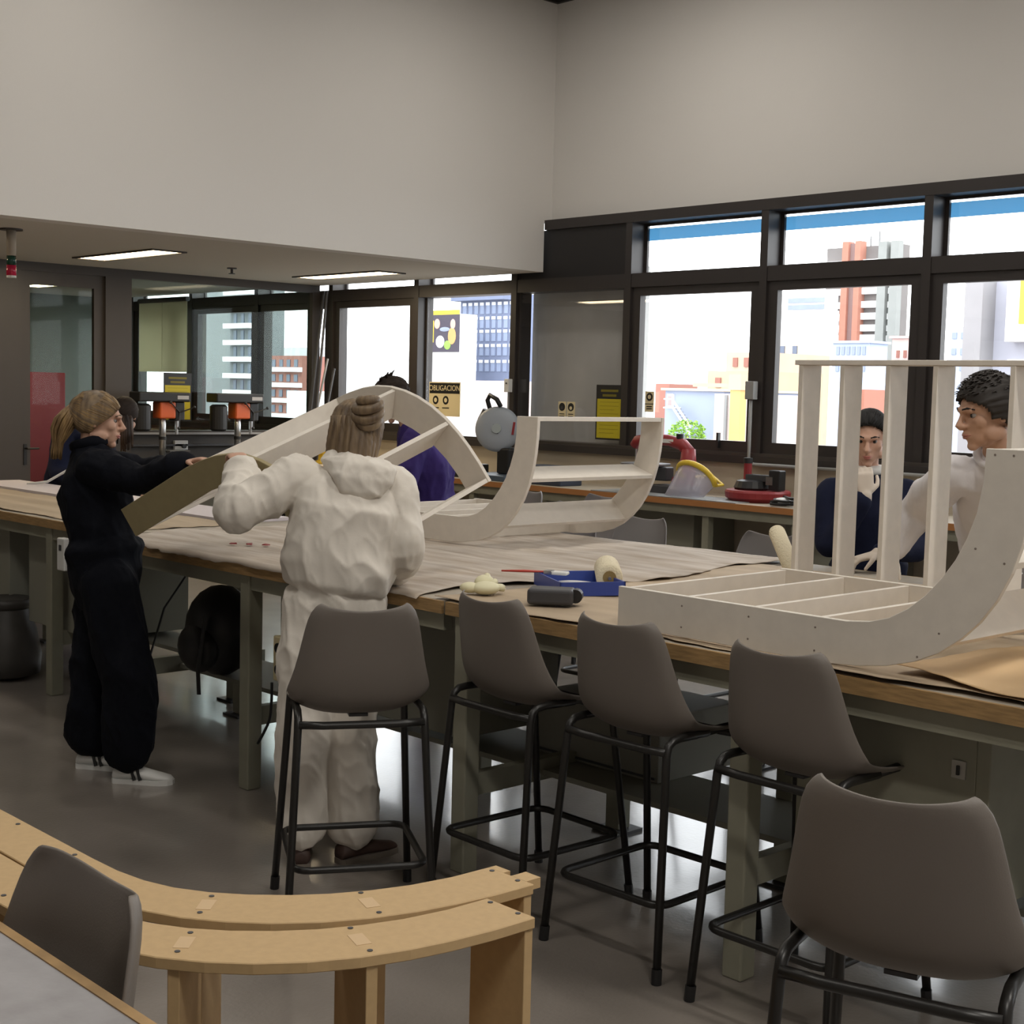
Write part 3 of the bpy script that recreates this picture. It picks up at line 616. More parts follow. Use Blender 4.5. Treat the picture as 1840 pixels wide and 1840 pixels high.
MB().tube([(0, .22, .35), (0, .245, .45), (0, .25, .52), (0, .19, .60)], .03, 8).build('lower_guard', M_BLACK, sw, smooth=True)
bb_ = empty('tool_case', (8.58, 8.55, .935)); tag(bb_, 'dark blue tool case on counter behind the middle seat frame', 'case')
MB().box((-.12, -.24, 0), (.14, .22, .13)).build('case_body', mat('dark_blue_case', (.035, .045, .07), .5), bb_, bevel=.008)
MB().box((-.10, -.12, .13), (.12, .20, .16)).build('lid', mat('dark_blue_case', (.035, .045, .07), .5), bb_, bevel=.006)
MB().box((-.125, .08, .04), (-.12, .16, .1)).build('latch', mat('grey_latch', (.25, .28, .32), .5), bb_)
b2_ = empty('tool_case', (8.60, 9.62, .935)); tag(b2_, 'dark case on counter left of the chop saw', 'case')
MB().box((-.12, -.14, 0), (.14, .26, .12)).build('case_body', M_BLACK, b2_, bevel=.01); MB().cyl((-.02, -.05, .14), (-.02, .12, .14), .015).build('handle', M_WHITEP, b2_)
# scroll saw
ss = empty('scroll_saw', (8.70, 7.36, .935)); tag(ss, 'red scroll saw with curved arm on the counter', 'saw')
arm = [(0, .36, .36), (0, .33, .40), (0, .2, .425), (0, .0, .42), (0, -.14, .39), (0, -.21, .33)]
MB().tube(arm, [.04, .045, .045, .045, .05, .05], 12, flat=1).build('upper_arm', M_RED, ss, smooth=True)
MB().tube([(0, -.2, .36), (0, -.20, .25), (0, -.19, .12), (0, -.1, .08)], [.055, .065, .075, .07], 12).build('rear_column', M_RED, ss, smooth=True)
MB().cyl((-.02, .22, .215), (-.02, .22, .23), .20, n=28).build('work_table', mat('cast_grey', (.28, .28, .29), .35, metal=.6), ss)
MB().box((-.05, -.02, .10), (.05, .30, .21)).build('lower_arm', M_DGREY, ss, bevel=.01)
MB().box((-.10, -.25, 0), (.10, .12, .07)).build('base', M_DGREY, ss, bevel=.008)
MB().cyl((0, .34, .22), (0, .34, .37), .008, n=8).build('blade_holder', M_CHROME, ss)
MB().cyl((0, -.11, .40), (0, -.11, .475), .03, n=14).build('tension_knob', M_BLACK, ss)
MB().box((-.046, -.08, .40), (-.044, .20, .43)).build('name_stripe', M_WHITEP, ss)
# face shield
fs = empty('face_shield', (8.66, 6.98, .935)); tag(fs, 'face shield with yellow headband and clear visor on counter', 'face shield')
vz = bpy.data.materials.new('visor_plastic'); vz.use_nodes = True; nn = vz.node_tree; nn.nodes.clear()
_o = nn.nodes.new('ShaderNodeOutputMaterial'); _m = nn.nodes.new('ShaderNodeMixShader'); _m.inputs[0].default_value = .45; _t1 = nn.nodes.new('ShaderNodeBsdfTransparent'); _t2 = nn.nodes.new('ShaderNodeBsdfPrincipled'); _t2.inputs['Base Color'].default_value = (.55, .53, .62, 1); _t2.inputs['Roughness'].default_value = .2
nn.links.new(_t1.outputs[0], _m.inputs[1]); nn.links.new(_t2.outputs[0], _m.inputs[2]); nn.links.new(_m.outputs[0], _o.inputs[0])
AR = [(-.06-.10*math.sin(PI*k/14), .17*math.cos(PI*k/14), .15+.14*math.sin(PI*k/14)**.8-.05*k/14) for k in range(15)]
rows = [[(lerp(p[0], -.14-.12*math.sin(PI*k/14), t), lerp(p[1], p[1]*1.05+.05, t), lerp(p[2], .012, t)) for k, p in enumerate(AR)] for t in (0, .25, .5, .75, 1)]
MB().sheet(rows).build('visor', vz, fs, smooth=True, solid=.002)
MB().tube(AR, .022, 10).build('headband', M_YEL, fs, smooth=True)
MB().tube([AR[0], (.06, .15, .14), (.12, .0, .16), (.06, -.15, .10), AR[-1]], .012, 8).build('rear_strap', M_YEL, fs, smooth=True)
sm_ = MB().box((-.33, -.72, 0), (.0, .72, .006)).build('work_mat', mat('grey_mat', (.33, .35, .36), .45), None, loc=(8.69, 7.15, .936)); tag(sm_, 'pale grey work mat on the counter under the face shield', 'mat')
# red disc tool
rd = empty('bench_tool', (8.72, 6.50, .935)); tag(rd, 'black bench tool on a red round base at counter', 'tool')
MB().lathe([(.0, 0), (.2, 0), (.24, .03), (.245, .07), (.235, .085), (.0, .085)], n=32).build('round_base', M_RED, rd, smooth=False)
MB().lathe([(.13, .085), (.14, .10), (.12, .15), (.08, .16)], (0, .05, 0), 20).build('turret', M_BLACK, rd)
MB().box((-.03, -.14, .15), (.03, .10, .20)).build('bar', M_DGREY, rd, bevel=.006)
MB().cyl((0, .10, .16), (0, .10, .28), .03, n=12).build('knob', M_RED, rd); MB().cyl((0, .10, .28), (0, .10, .32), .035, n=12).build('knob_cap', M_BLACK, rd)
MB().box((-.04, -.22, .09), (.04, -.12, .24)).build('jaw', M_BLACK, rd, bevel=.008); MB().box((-.045, -.16, .13), (-.04, -.10, .19)).build('bright_plate', M_CHROME, rd)
cbx = empty('cable_heap', (8.52, 6.05, .936)); tag(cbx, 'black and white tangle of cable beside the red-based tool', 'cable')
MB().tube([(.1*math.cos(t*2.1)*(1+.3*math.sin(t)), .13*math.sin(t*1.7), .012+.004*t) for t in [k*.35 for k in range(40)]], .010, 6).build('coil', M_BLACK, cbx, smooth=True)
MB().ell((0, .08, .03), (.06, .07, .03)).build('white_plug', M_WHITEP, cbx, smooth=True)
# conduits on the window wall
cn = empty('conduit', (9.05, 6.845, 1.19)); tag(cn, 'grey electrical conduit with junction box on window frame', 'conduit')
mcn = mat('galvanised', (.30, .30, .29), .45)
MB().tube([(0, 0, .5), (0, 0, .05), (0, -.015, .012), (0, -.05, 0), (0, -.5, 0)], .013, 10).build('pipe', mcn, cn, smooth=True)
MB().box((-.03, -.04, .5), (.03, .04, .64)).build('junction_box', mcn, cn, bevel=.005)
MB().box((-.03, -.62, -.05), (.03, -.5, .05)).build('junction_box', mcn, cn, bevel=.005)
MB().tube([(0, -.62, 0), (0, -2.5, 0)], .013, 10).build('pipe', mcn, cn, smooth=True)
c3 = empty('conduit', (9.06, 9.59, 1.25)); tag(c3, 'thin conduit with white switch beside the chop saw', 'conduit')
MB().cyl((0, 0, 0), (0, 0, .46), .009, n=10).build('pipe', mcn, c3); MB().box((-.03, -.03, .45), (.02, .03, .57)).build('switch_box', M_WHITEP, c3, bevel=.004); MB().cyl((-.034, 0, .53), (-.03, 0, .53), .008, n=10).build('button', M_BLACK, c3)
for k in range(1): pass

# ------------------------------------------------------------------ signs
def facing_x(x, y, z): return Matrix(((0, 0, -1, x), (-1, 0, 0, y), (0, 1, 0, z), (0, 0, 0, 1)))      # faces -X
def facing_y(x, y, z): return Matrix(((1, 0, 0, x), (0, 0, -1, y), (0, 1, 0, z), (0, 0, 0, 1)))       # faces -Y
def sign(name, label, mtx, w_, h, m_, cat='sign'):
    o = empty(name, mtx=mtx); tag(o, label, cat); MB().box((-w_/2, -h/2, -.002), (w_/2, h/2, 0)).build('sheet', m_, o); return o
def I(x, y, z=.001): return Matrix.Translation((x, y, z))
ob = sign('safety_sign', 'cream and black sign reading OBLIGACION on the window', facing_x(9.19, 10.63, 1.617), .46, .33, M_CREAM)
MB().box((-.22, .055, 0), (.22, .155, .002)).build('header', M_BLACK, ob)
text_mesh('OBLIGACION', .075, 'lettering', M_CREAM, ob, I(0, .105, .003))
for x in (-.13, .02):
    MB().cyl((x, -.01, 0), (x, -.01, .002), .042, n=20).build('pictogram', M_BLACK, ob); MB().cyl((x, -.01, .002), (x, -.01, .003), .022, n=14).build('pictogram_face', M_CREAM, ob)
for k in range(2): MB().box((-.18+.15*k, -.09, 0), (-.08+.15*k, -.08, .002)).build('text_line', M_BLACK, ob)
for k, y in enumerate((8.967, 8.858)):
    o = sign('safety_sign', ['small cream helmet sign on the blank bay, left of the pair', 'small cream helmet sign on the blank bay, right of the pair'][k], facing_x(9.128, y, 1.552), .095, .155, M_CREAM)
    MB().cyl((0, .03, 0), (0, .03, .002), .036, n=20).build('pictogram', M_BLACK, o); MB().cyl((0, .022, .002), (0, .022, .003), .016, n=12).build('pictogram_face', M_CREAM if k else M_DGREY, o)
    for j in range(2): MB().box((-.03, -.035-.02*j, 0), (.03, -.028-.02*j, .002)).build('text_line', M_BLACK, o)
o = sign('safety_sign', 'small cream pictogram sign at the left of the operable window', facing_x(9.128, 7.95, 1.65), .095, .17, M_CREAM)
MB().cyl((0, .04, 0), (0, .04, .002), .034, n=20).build('pictogram', M_BLACK, o); MB().cyl((0, .04, .002), (0, .04, .003), .018, n=12).build('pictogram_face', M_CREAM, o)
MB().box((-.047, -.022, 0), (.047, -.016, .002)).build('rule', M_BLACK, o)
for j in range(2): MB().box((-.03, -.045-.018*j, 0), (.03, -.036-.018*j, .002)).build('text_line', M_BLACK, o)
def poster(label, mtx):
    o = sign('notice_poster', label, mtx, .31, .47, M_BLACK, 'poster')
    MB().box((-.14, -.22, 0), (.14, .115, .0015)).build('yellow_field', M_YPOST, o)
    for z, w_ in ((.185, .20), (.145, .16)): MB().box((-w_/2, z-.01, 0), (w_/2, z+.01, .0015)).build('header_line', mat('dim_yellow', (.18, .15, .01), .6), o)
    for k in range(9): MB().box((-.11, .085-.033*k, .0015), (.11-.05*(k % 3 == 2), .091-.033*k, .0022)).build('text_line', mat('dull_yellow_line', (.36, .30, .01), .6), o)
    return o
poster('yellow and black notice on the blank bay, behind the frame top rail', facing_x(9.126, 8.40, 1.548))
poster('yellow and black notice on the glass partition behind a drill press', facing_y(7.40, 12.56, 1.572))
# stack light and sprinkler under the low ceiling
sl = empty('signal_light', (4.547, 10.0, ZS)); tag(sl, 'ceiling signal light with green and red lenses', 'signal light')
MB().cyl((0, 0, -.012), (0, 0, 0), .08, n=20).build('rose', M_PARTFR, sl); MB().cyl((0, 0, -.19), (0, 0, -.012), .033, n=16).build('stem', mat('beige_tube', (.42, .37, .30), .5), sl, smooth=True)
MB().cyl((0, 0, -.255), (0, 0, -.19), .032, n=16).build('green_lens', mat('green_lens', (.01, .06, .04), .2), sl, smooth=True); MB().cyl((0, 0, -.33), (0, 0, -.257), .034, n=16).build('red_lens', mat('red_lens', (.50, .015, .06), .2), sl, smooth=True)
MB().cyl((0, 0, -.345), (0, 0, -.33), .033, n=16).build('end_cap', M_WHITEP, sl)
sp = empty('sprinkler', (7.3, 11.45, ZS)); tag(sp, 'small sprinkler head on the low ceiling', 'sprinkler')
MB().cyl((0, 0, -.01), (0, 0, 0), .045, n=16).build('rose', M_PARTFR, sp); MB().cyl((0, 0, -.05), (0, 0, -.01), .012, n=10).build('body', M_DGREY, sp); MB().cyl((0, 0, -.056), (0, 0, -.05), .03, n=12).build('deflector', M_DGREY, sp)

# ------------------------------------------------------------------ people
def V(p): return Vector(p)
TMP = bpy.data.scenes.new('workspace')
def ridge(q): return (1-abs(noise.noise(q)))**3
def remeshed(mb, name, voxel, smooth_it, wrinkle=0, wscale=7, wdir=None, seed=0):
    me = bpy.data.meshes.new(name+'_src'); me.from_pydata(mb.v, [], mb.f)
    bm = bmesh.new(); bm.from_mesh(me); bmesh.ops.triangulate(bm, faces=[f for f in bm.faces if len(f.verts) > 4]); bmesh.ops.recalc_face_normals(bm, faces=bm.faces); bm.to_mesh(me); bm.free()
    t = bpy.data.objects.new(name+'_src', me); TMP.collection.objects.link(t)
    md = t.modifiers.new('r', 'REMESH'); md.mode = 'VOXEL'; md.voxel_size = voxel; md.use_smooth_shade = True
    if smooth_it:
        s = t.modifiers.new('s', 'SMOOTH'); s.factor = .5; s.iterations = smooth_it
    vl = TMP.view_layers[0]; vl.update()
    out = bpy.data.meshes.new_from_object(t.evaluated_get(vl.depsgraph))
    bpy.data.objects.remove(t, do_unlink=True); out.name = name
    if wrinkle:
        n = len(out.vertices); co = np.empty(n*3); no = np.empty(n*3)
        out.vertices.foreach_get('co', co); out.vertices.foreach_get('normal', no); co = co.reshape(-1, 3); no = no.reshape(-1, 3)
        d = np.empty(n)
        for i, p in enumerate(co):
            q = Vector((p[0]*wscale*1.25+p[2]*wscale*.35+seed, p[1]*wscale*1.25, p[2]*wscale*.62))
            w_ = noise.noise(q*.6)*.5
            d[i] = ridge(q+Vector((w_, 0, w_)))*.55+ridge(q*2.1+Vector((3, 1, seed+w_)))*.35+ridge(q*4.6)*.12-.42
        co += no*(d*wrinkle)[:, None]; out.vertices.foreach_set('co', co.ravel()); out.update()
    for p in out.polygons: p.use_smooth = True
    return out
def tube_rings(mb, pts, rad, n=14, flat=None):
    """closed limb through points with radii, rounded ends"""
    P = [V(p) for p in pts]; Q = []; Rr = []
    for i in range(len(P)-1):
        a, b, c, d = P[max(i-1, 0)], P[i], P[i+1], P[min(i+2, len(P)-1)]
        for k in range(5):
            t = k/5; Q.append(.5*((2*b)+(c-a)*t+(2*a-5*b+4*c-d)*t*t+(3*b-a-3*c+d)*t**3)); Rr.append(lerp(rad[i], rad[i+1], t))
    Q.append(P[-1]); Rr.append(rad[-1])
    d0 = (Q[0]-Q[1]).normalized(); d1 = (Q[-1]-Q[-2]).normalized()
    pre = [(Q[0]+d0*Rr[0]*k, Rr[0]*math.sqrt(max(.02, 1-k*k))) for k in (.95, .7, .35)]
    post = [(Q[-1]+d1*Rr[-1]*k, Rr[-1]*math.sqrt(max(.02, 1-k*k))) for k in (.35, .7, .95)]
    pts2 = [p for p, _ in pre]+Q+[p for p, _ in post]; r2 = [r for _, r in pre]+Rr+[r for _, r in post]
    return mb.tube(pts2, r2, n)
def ring_loft(mb, rings, n=20):
    """rings: (center, side unit, front unit, half width, half depth)"""
    rs = []
    for c, s, f, a, b in rings:
        rs.append([c+s*a*math.copysign(abs(math.cos(t))**.85, math.cos(t))+f*b*math.copysign(abs(math.sin(t))**.85, math.sin(t)) for t in [2*PI*k/n for k in range(n)]])
    return mb.rings(rs)
def hand(mb, wrist, d, n, side, scale=1.0, curl=.5):
    """d: towards the fingers, n: palm normal (towards what is held), side: direction of the thumb"""
    d = V(d).normalized(); n = V(n); n = (n-d*n.dot(d)).normalized(); s = d.cross(n).normalized()
    if s.dot(V(side)) < 0: s = -s
    S = scale; w = V(wrist)
    ring_loft(mb, [(w-d*.03*S, s, n, .026*S, .020*S), (w+d*.01*S, s, n, .030*S, .018*S), (w+d*.05*S, s, n, .040*S, .015*S), (w+d*.09*S, s, n, .041*S, .013*S), (w+d*.10*S, s, n, .036*S, .010*S)], 14)
    for k, (off, L) in enumerate(((.031, .072), (.0105, .082), (-.0105, .076), (-.031, .058))):
        b = w+d*.088*S+s*off*S; p = [b]; ang = 0
        fd = (d+s*off*1.6).normalized()
        for seg in (.42, .32, .26):
            ang += curl*(1 if seg > .4 else 1.15); p.append(p[-1]+(fd*math.cos(ang)+n*math.sin(ang))*L*S*seg)
        mb.tube([p[0], p[1], p[2], p[3], p[3]+(p[3]-p[2]).normalized()*.005], [.0092*S, .0090*S, .0082*S, .0072*S, .003*S], 8)
    b = w+d*.022*S+s*.028*S; t1 = b+(d*.6+s*.75+n*.25).normalized()*.036*S; t2 = t1+(d*.85+s*.25+n*(.3+curl*.6)).normalized()*.03*S; t3 = t2+(d*.9+n*(.4+curl*.7)).normalized()*.024*S
    mb.tube([b-s*.01*S, b, t1, t2, t3, t3+(t3-t2)*.2], [.012*S, .013*S, .011*S, .0095*S, .008*S, .003*S], 8)
def head_prims(mb, c, F, S=1.0, male=False):
    F = V(F).normalized(); Rt = F.cross(V((0, 0, 1))).normalized(); U = Rt.cross(F).normalized(); c = V(c)
    def at(f, r, u): return c+F*f*S+Rt*r*S+U*u*S
    A = (F, Rt, U)
    mb.ell(at(-.014, 0, .028), (.096*S, .075*S, .088*S), A, 20, 14)
    mb.ell(at(.022, 0, -.030), (.066*S, .058*S, .082*S), A, 18, 12)
    mb.ell(at(.040, 0, .035), (.048*S, .058*S, .045*S), A, 16, 10)
    mb.ell(at(.045, 0, -.068), (.042*S, .040*S if not male else .046*S, .040*S), A, 16, 10)
    mb.ell(at(.070, 0, -.100), (.020*S, .022*S, .018*S), A, 12, 8)
    for k in (-1, 1):
        mb.ell(at(.048, .038*k, -.018), (.030*S, .024*S, .028*S), A, 12, 8)
        mb.ell(at(.008, .052*k, -.066), (.042*S, .016*S, .026*S), A, 12, 8)
        mb.ell(at(-.012, .076*k, -.004), (.019*S, .009*S, .031*S), A, 10, 8)
    mb.tube([at(.076, -.042, .024), at(.090, -.018, .029), at(.092, 0, .026), at(.090, .018, .029), at(.076, .042, .024)], .011*S, 8)
    mb.tube([at(.086, 0, .03), at(.092, 0, .012), at(.104, 0, -.008), at(.115, 0, -.024), at(.106, 0, -.032), at(.09, 0, -.034)], [.008*S, .0085*S, .010*S, .0125*S, .011*S, .006*S], 8)
    for k in (-1, 1): mb.ell(at(.097, .011*k, -.028), (.011*S, .008*S, .008*S), A, 8, 6)
    mb.tube([at(.078, -.024, -.056), at(.091, -.010, -.053), at(.094, 0, -.054), at(.091, .010, -.053), at(.078, .024, -.056)], [.004*S, .007*S, .0075*S, .007*S, .004*S], 8)
    mb.tube([at(.078, -.020, -.064), at(.089, -.009, -.067), at(.091, 0, -.068), at(.089, .009, -.067), at(.078, .020, -.064)], [.004*S, .007*S, .0078*S, .007*S, .004*S], 8)
    return at, A
def face_parts(at, A, S, o, lips=M_LIP, brow=M_BROWN):
    F, Rt, U = A
    for k in (-1, 1):
        e = MB().ell(at(.066, .029*k, .006), (.0125*S, .0120*S, .0100*S), A, 12, 8).build('eye', M_EYE, o, smooth=True)
        MB().ell(at(.0772, .029*k, .006), (.003*S, .0065*S, .0065*S), A, 10, 6).build('iris', M_BLACK, e, smooth=True)
        MB().tube([at(.072, .050*k, .026), at(.091, .032*k, .034), at(.0985, .014*k, .030)], [.002*S, .0040*S, .0035*S], 6).build('eyebrow', brow, o, smooth=True)
    MB().tube([at(.083, -.021, -.060), at(.0965, -.008, -.0575), at(.099, 0, -.0585), at(.0965, .008, -.0575), at(.083, .021, -.060)], [.002*S, .0048*S, .005*S, .0048*S, .002*S], 6).tube([at(.083, -.018, -.062), at(.095, -.008, -.0665), at(.0975, 0, -.067), at(.095, .008, -.0665), at(.083, .018, -.062)], [.002*S, .0048*S, .0054*S, .0048*S, .002*S], 6).build('lips', lips, o, smooth=True)
def shoe(o, an, to, m, stripes=None, S=1.0):
    an = V(an); to = V(to); d = to-an; d.z = 0; d = d.normalized(); s = Vector((d.y, -d.x, 0)); heel = Vector((an.x, an.y, 0))-d*.06*S
    L = .27*S; up = Vector((0, 0, 1)); rs = []
    for t, wd, h in ((0, .026, .055), (.03, .036, .075), (.2, .036, .085), (.42, .038, .080), (.6, .044, .062), (.8, .046, .048), (.94, .036, .040), (1, .016, .03)):
        c = heel+d*L*t; rs.append([c+s*wd*S*math.cos(a)+up*(.012+(h*S-.012)*.5*(1+math.sin(a))) for a in [2*PI*k/14 for k in range(14)]])
    sh = MB().rings(rs).build('shoe', m, o, smooth=True)
    so_ = []
    for t, wd in ((-.01, .022), (.03, .037), (.25, .038), (.45, .041), (.65, .048), (.82, .049), (.95, .038), (1.015, .016)): so_.append((heel+d*L*t, wd*S))
    poly = [c+s*w_ for c, w_ in so_]+[c-s*w_ for c, w_ in so_[::-1]]
    n = len(poly); MB().add([tuple(p) for p in poly]+[tuple(p+up*.02) for p in poly], [tuple(range(n-1, -1, -1)), tuple(range(n, 2*n))]+[(k, (k+1) % n, n+(k+1) % n, n+k) for k in range(n)]).build('sole', M_WHITEP if stripes else mat('dark_sole', (.2, .17, .14), .7), sh)
    if stripes:
        for t in (.40, .50): 
            for sg in (-1, 1):
                a = heel+d*L*t+s*sg*.046*S*.95; MB().obox(tuple(a+up*.02), tuple(a-d*.02-s*sg*.014+up*.072), .012, .010, tuple(s)).build('stripe', M_BLACK, sh)
def person(label, J, F, suit_m, skin_m, k=1.0, legs=(.105, .085, .078), arms=(.075, .062, .050), torso=(.175, .125), male=False, headS=1.0, shoes=M_BLACK, stripes=False, hands=None, wr=.010, voxel=.011, collar=.062, waist_in=.9, hip=(.165, .125), seed=1, face=True, brow=M_BROWN, lips=M_LIP, glove=None, puff=0):
    root = V((J['pelvis'][0], J['pelvis'][1], 0)); o = empty('person', root); tag(o, label, 'person')
    Q = {n: V(p)-root for n, p in J.items()}
    sside = (Q['shR']-Q['shL']).normalized(); hside = (Q['hipR']-Q['hipL']).normalized()
    spine = (Q['neck']-Q['pelvis']).normalized()
    def fr(s): 
        s = (s-spine*s.dot(spine)).normalized(); return s, s.cross(spine)*-1
    hs, hf = fr(hside); ss_, sf = fr(sside); ms, mf = fr((hside+sside).normalized())
    pel, ch_, nk = Q['pelvis'], Q['chest'], Q['neck']
    wst = pel.lerp(ch_, .42); tw, td = torso; hw, hd = hip
    # ---- clothes
    mb = MB()
    crotch = (Q['hipL']+Q['hipR'])/2-Vector((0, 0, .07))
    shc = (Q['shL']+Q['shR'])/2
    ring_loft(mb, [(crotch, hs, hf, hw*.75, hd*.8), (pel, hs, hf, hw, hd), (pel.lerp(wst, .36), ms, mf, hw*(.93 if puff else 1), hd*(.93 if puff else 1)), (pel.lerp(wst, .50), ms, mf, hw*1.04+puff, hd*1.04+puff), (pel.lerp(wst, .7), ms, mf, hw*1.08+puff, hd*1.08+puff), (wst, ms, mf, tw*waist_in+puff, td*waist_in+puff), (wst.lerp(ch_, .55), ss_, sf, tw*1.0+puff*.6, td*1.02+puff*.6), (ch_, ss_, sf, tw*1.04, td*1.04), (ch_.lerp(shc, .7), ss_, sf, tw*1.0, td*.92), (shc.lerp(nk, .45), ss_, sf, tw*.66, td*.70), (nk, ss_, sf, collar*1.1, collar*1.1), (nk+spine*.02, ss_, sf, collar, collar)], 24)
    for s_ in 'LR':
        tube_rings(mb, [Q['sh'+s_].lerp(shc, .25), Q['sh'+s_], Q['sh'+s_].lerp(Q['el'+s_], .5), Q['el'+s_], Q['el'+s_].lerp(Q['wr'+s_], .5), Q['wr'+s_]], [arms[0]*.95, arms[0], arms[0]*.95, arms[1], arms[1]*.92, arms[2]])
        an = Q['an'+s_]; 
        tube_rings(mb, [Q['hip'+s_]+Vector((0, 0, .03)), Q['hip'+s_].lerp(Q['kn'+s_], .5), Q['kn'+s_], Q['kn'+s_].lerp(an, .5), Vector((an.x, an.y, .075+legs[2]*.75))], [legs[0], legs[0]*.95, legs[1], legs[2], legs[2]*1.0])
    me = remeshed(mb, 'coverall', voxel, 7, wr, 3.8, seed=seed); c = bpy.data.objects.new('coverall', me); COL.objects.link(c); c.parent = o; me.materials.append(suit_m)
    # ---- body: one continuous mesh inside the clothes
    b = MB(); head = Q['head']; at, A = head_prims(b, head, F, headS, male); Fv, Rt, U = A
    tube_rings(b, [nk-spine*.05, nk.lerp(at(-.02, 0, -.07), .5), at(-.018, 0, -.05)], [.056 if male else .050, .050 if male else .044, .050 if male else .045])
    ring_loft(b, [(crotch, hs, hf, hw*.6, hd*.6), (wst, ms, mf, tw*.65, td*.65), (ch_, ss_, sf, tw*.75, td*.75), (shc, ss_, sf, tw*.7, td*.6), (nk-spine*.01, ss_, sf, .05, .05)], 16)
    for s_ in 'LR':
        el, wr_ = Q['el'+s_], Q['wr'+s_]; dd = (wr_-el).normalized()
        tube_rings(b, [Q['sh'+s_].lerp(shc, .3), Q['sh'+s_], el, wr_.lerp(el, .15), wr_+dd*.02], [.045, .045, .036, .026, .024], 10)
        tube_rings(b, [Q['hip'+s_], Q['kn'+s_], Vector((Q['an'+s_].x, Q['an'+s_].y, .07))], [.07, .05, .036], 10)
        if not glove or s_ not in glove:
            h = (hands or {}).get(s_) or dict(d=dd, n=(0, 0, -1), side=-ss_ if s_ == 'R' else ss_, curl=.4); hand(b, wr_+dd*.03, h['d'], h['n'], h['side'], .98 if male else .9, h.get('curl', .4))
    me = remeshed(b, 'body', .0058, 2); bo = bpy.data.objects.new('body', me); COL.objects.link(bo); bo.parent = o; me.materials.append(skin_m)
    if glove:
        for s_ in glove:
            el, wr_ = Q['el'+s_], Q['wr'+s_]; dd = (wr_-el).normalized(); g_ = MB(); h = (hands or {}).get(s_) or dict(d=dd, n=(0, 0, -1), side=-ss_ if s_ == 'R' else ss_, curl=.4)
            hand(g_, wr_+dd*.03, h['d'], h['n'], h['side'], 1.02, h.get('curl', .4)); tube_rings(g_, [wr_-dd*.02, wr_+dd*.03], [.034, .03], 10)
            gm = remeshed(g_, 'work_glove', .0055, 2); go = bpy.data.objects.new('work_glove', gm); COL.objects.link(go); go.parent = o; gm.materials.append(glove[s_])
    if face: face_parts(at, A, headS, o, lips, brow)
    for s_ in 'LR': shoe(o, Q['an'+s_], Q['to'+s_], shoes, stripes, 1.05 if male else .95)
    return o, Q, at, A, dict(ss=ss_, sf=sf, nk=nk, ch=ch_, spine=spine, wst=wst, tw=tw, td=td)
HL_F = [(.14, .14), (.10, .125), (.075, .092), (.05, .072), (.025, .048), (.0, .018), (-.03, -.012), (-.06, -.03), (-.12, -.05)]
HL_M = [(.14, .14), (.10, .125), (.078, .098), (.055, .080), (.035, .050), (.02, .040), (-.012, .030), (-.02, -.012), (-.05, -.04), (-.12, -.06)]
def hair_cap(o, at, A, m, S=1.0, grow=1.10, line=HL_F, low=-.03, vol=(1, 1, 1), name='hair', rough=.004, shift=0):
    """shell around the skull, cut along a hairline given as (height, forward limit)"""
    F, Rt, U = A; nu, nv = 84, 46; c = at(-.016, 0, .028)
    def lim(u):
        for (u0, f0), (u1, f1) in zip(line, line[1:]):
            if u <= u0 and u >= u1: return lerp(f0, f1, (u0-u)/(u0-u1))
        return line[0][1] if u > line[0][0] else line[-1][1]
    vs = []; ok = []
    for j in range(nv+1):
        t = PI*j/nv*.92
        for k in range(nu+1):
            a = 2*PI*k/nu; f, r, u = math.sin(t)*math.cos(a), math.sin(t)*math.sin(a), math.cos(t)
            q = c+F*f*.101*S*grow*vol[0]+Rt*r*.080*S*grow*vol[1]+U*u*.093*S*grow*vol[2]
            fl = (q-c).dot(F)/S-.016; ul = (q-c).dot(U)/S+.028
            dn = noise.noise(Vector((math.atan2(r, u+.3)*11, fl*5, 0)))*rough; vs.append(tuple(q+(q-c).normalized()*dn))
            ok.append(fl < lim(ul)+shift and ul > low)
    n1 = nu+1; fs = []
    for j in range(nv):
        for k in range(nu):
            q = (j*n1+k, j*n1+k+1, (j+1)*n1+k+1, (j+1)*n1+k)
            if sum(ok[i] for i in q) >= 3: fs.append(q)
    return MB().add(vs, fs).build(name, m, o, smooth=True, solid=.012)
def pulled_back(o, at, S, m, tie, n=150, r=.0042, line=HL_F, name='combed_hair', seed=1, shift=0):
    rnd = random.Random(seed); paths = []
    c = Vector((-.016, 0, .028)); rad = Vector((.101, .080, .093))*1.125
    def surf(d): d = d.normalized(); return c+Vector((d.x*rad.x, d.y*rad.y, d.z*rad.z))
    for i in range(n):
        u = rnd.uniform(-.06, .11); 
        for (u0, f0), (u1, f1) in zip(line, line[1:]):
            if u1 <= u <= u0: f = lerp(f0, f1, (u0-u)/(u0-u1))
        f += shift; zz = max(-1, min(1, (u-c.z)/rad.z)); xx = max(-.95, min(.95, (f-c.x)/rad.x)); y2 = 1-zz*zz-xx*xx
        if y2 < 0: y2 = rnd.uniform(0, .1)
        d0 = Vector((xx, rnd.choice((-1, 1))*math.sqrt(y2)*rnd.uniform(.9, 1), zz)).normalized(); d1 = (Vector(tie)-c); d1 = Vector((d1.x/rad.x, d1.y/rad.y, d1.z/rad.z)).normalized()
        P = []
        for t in (0, .2, .4, .6, .8, 1): q = surf(d0.lerp(d1, t)); P.append(at(q.x, q.y, q.z))
        paths.append(P)
    return strands(o, m, paths, r*S, r*.6*S, name)
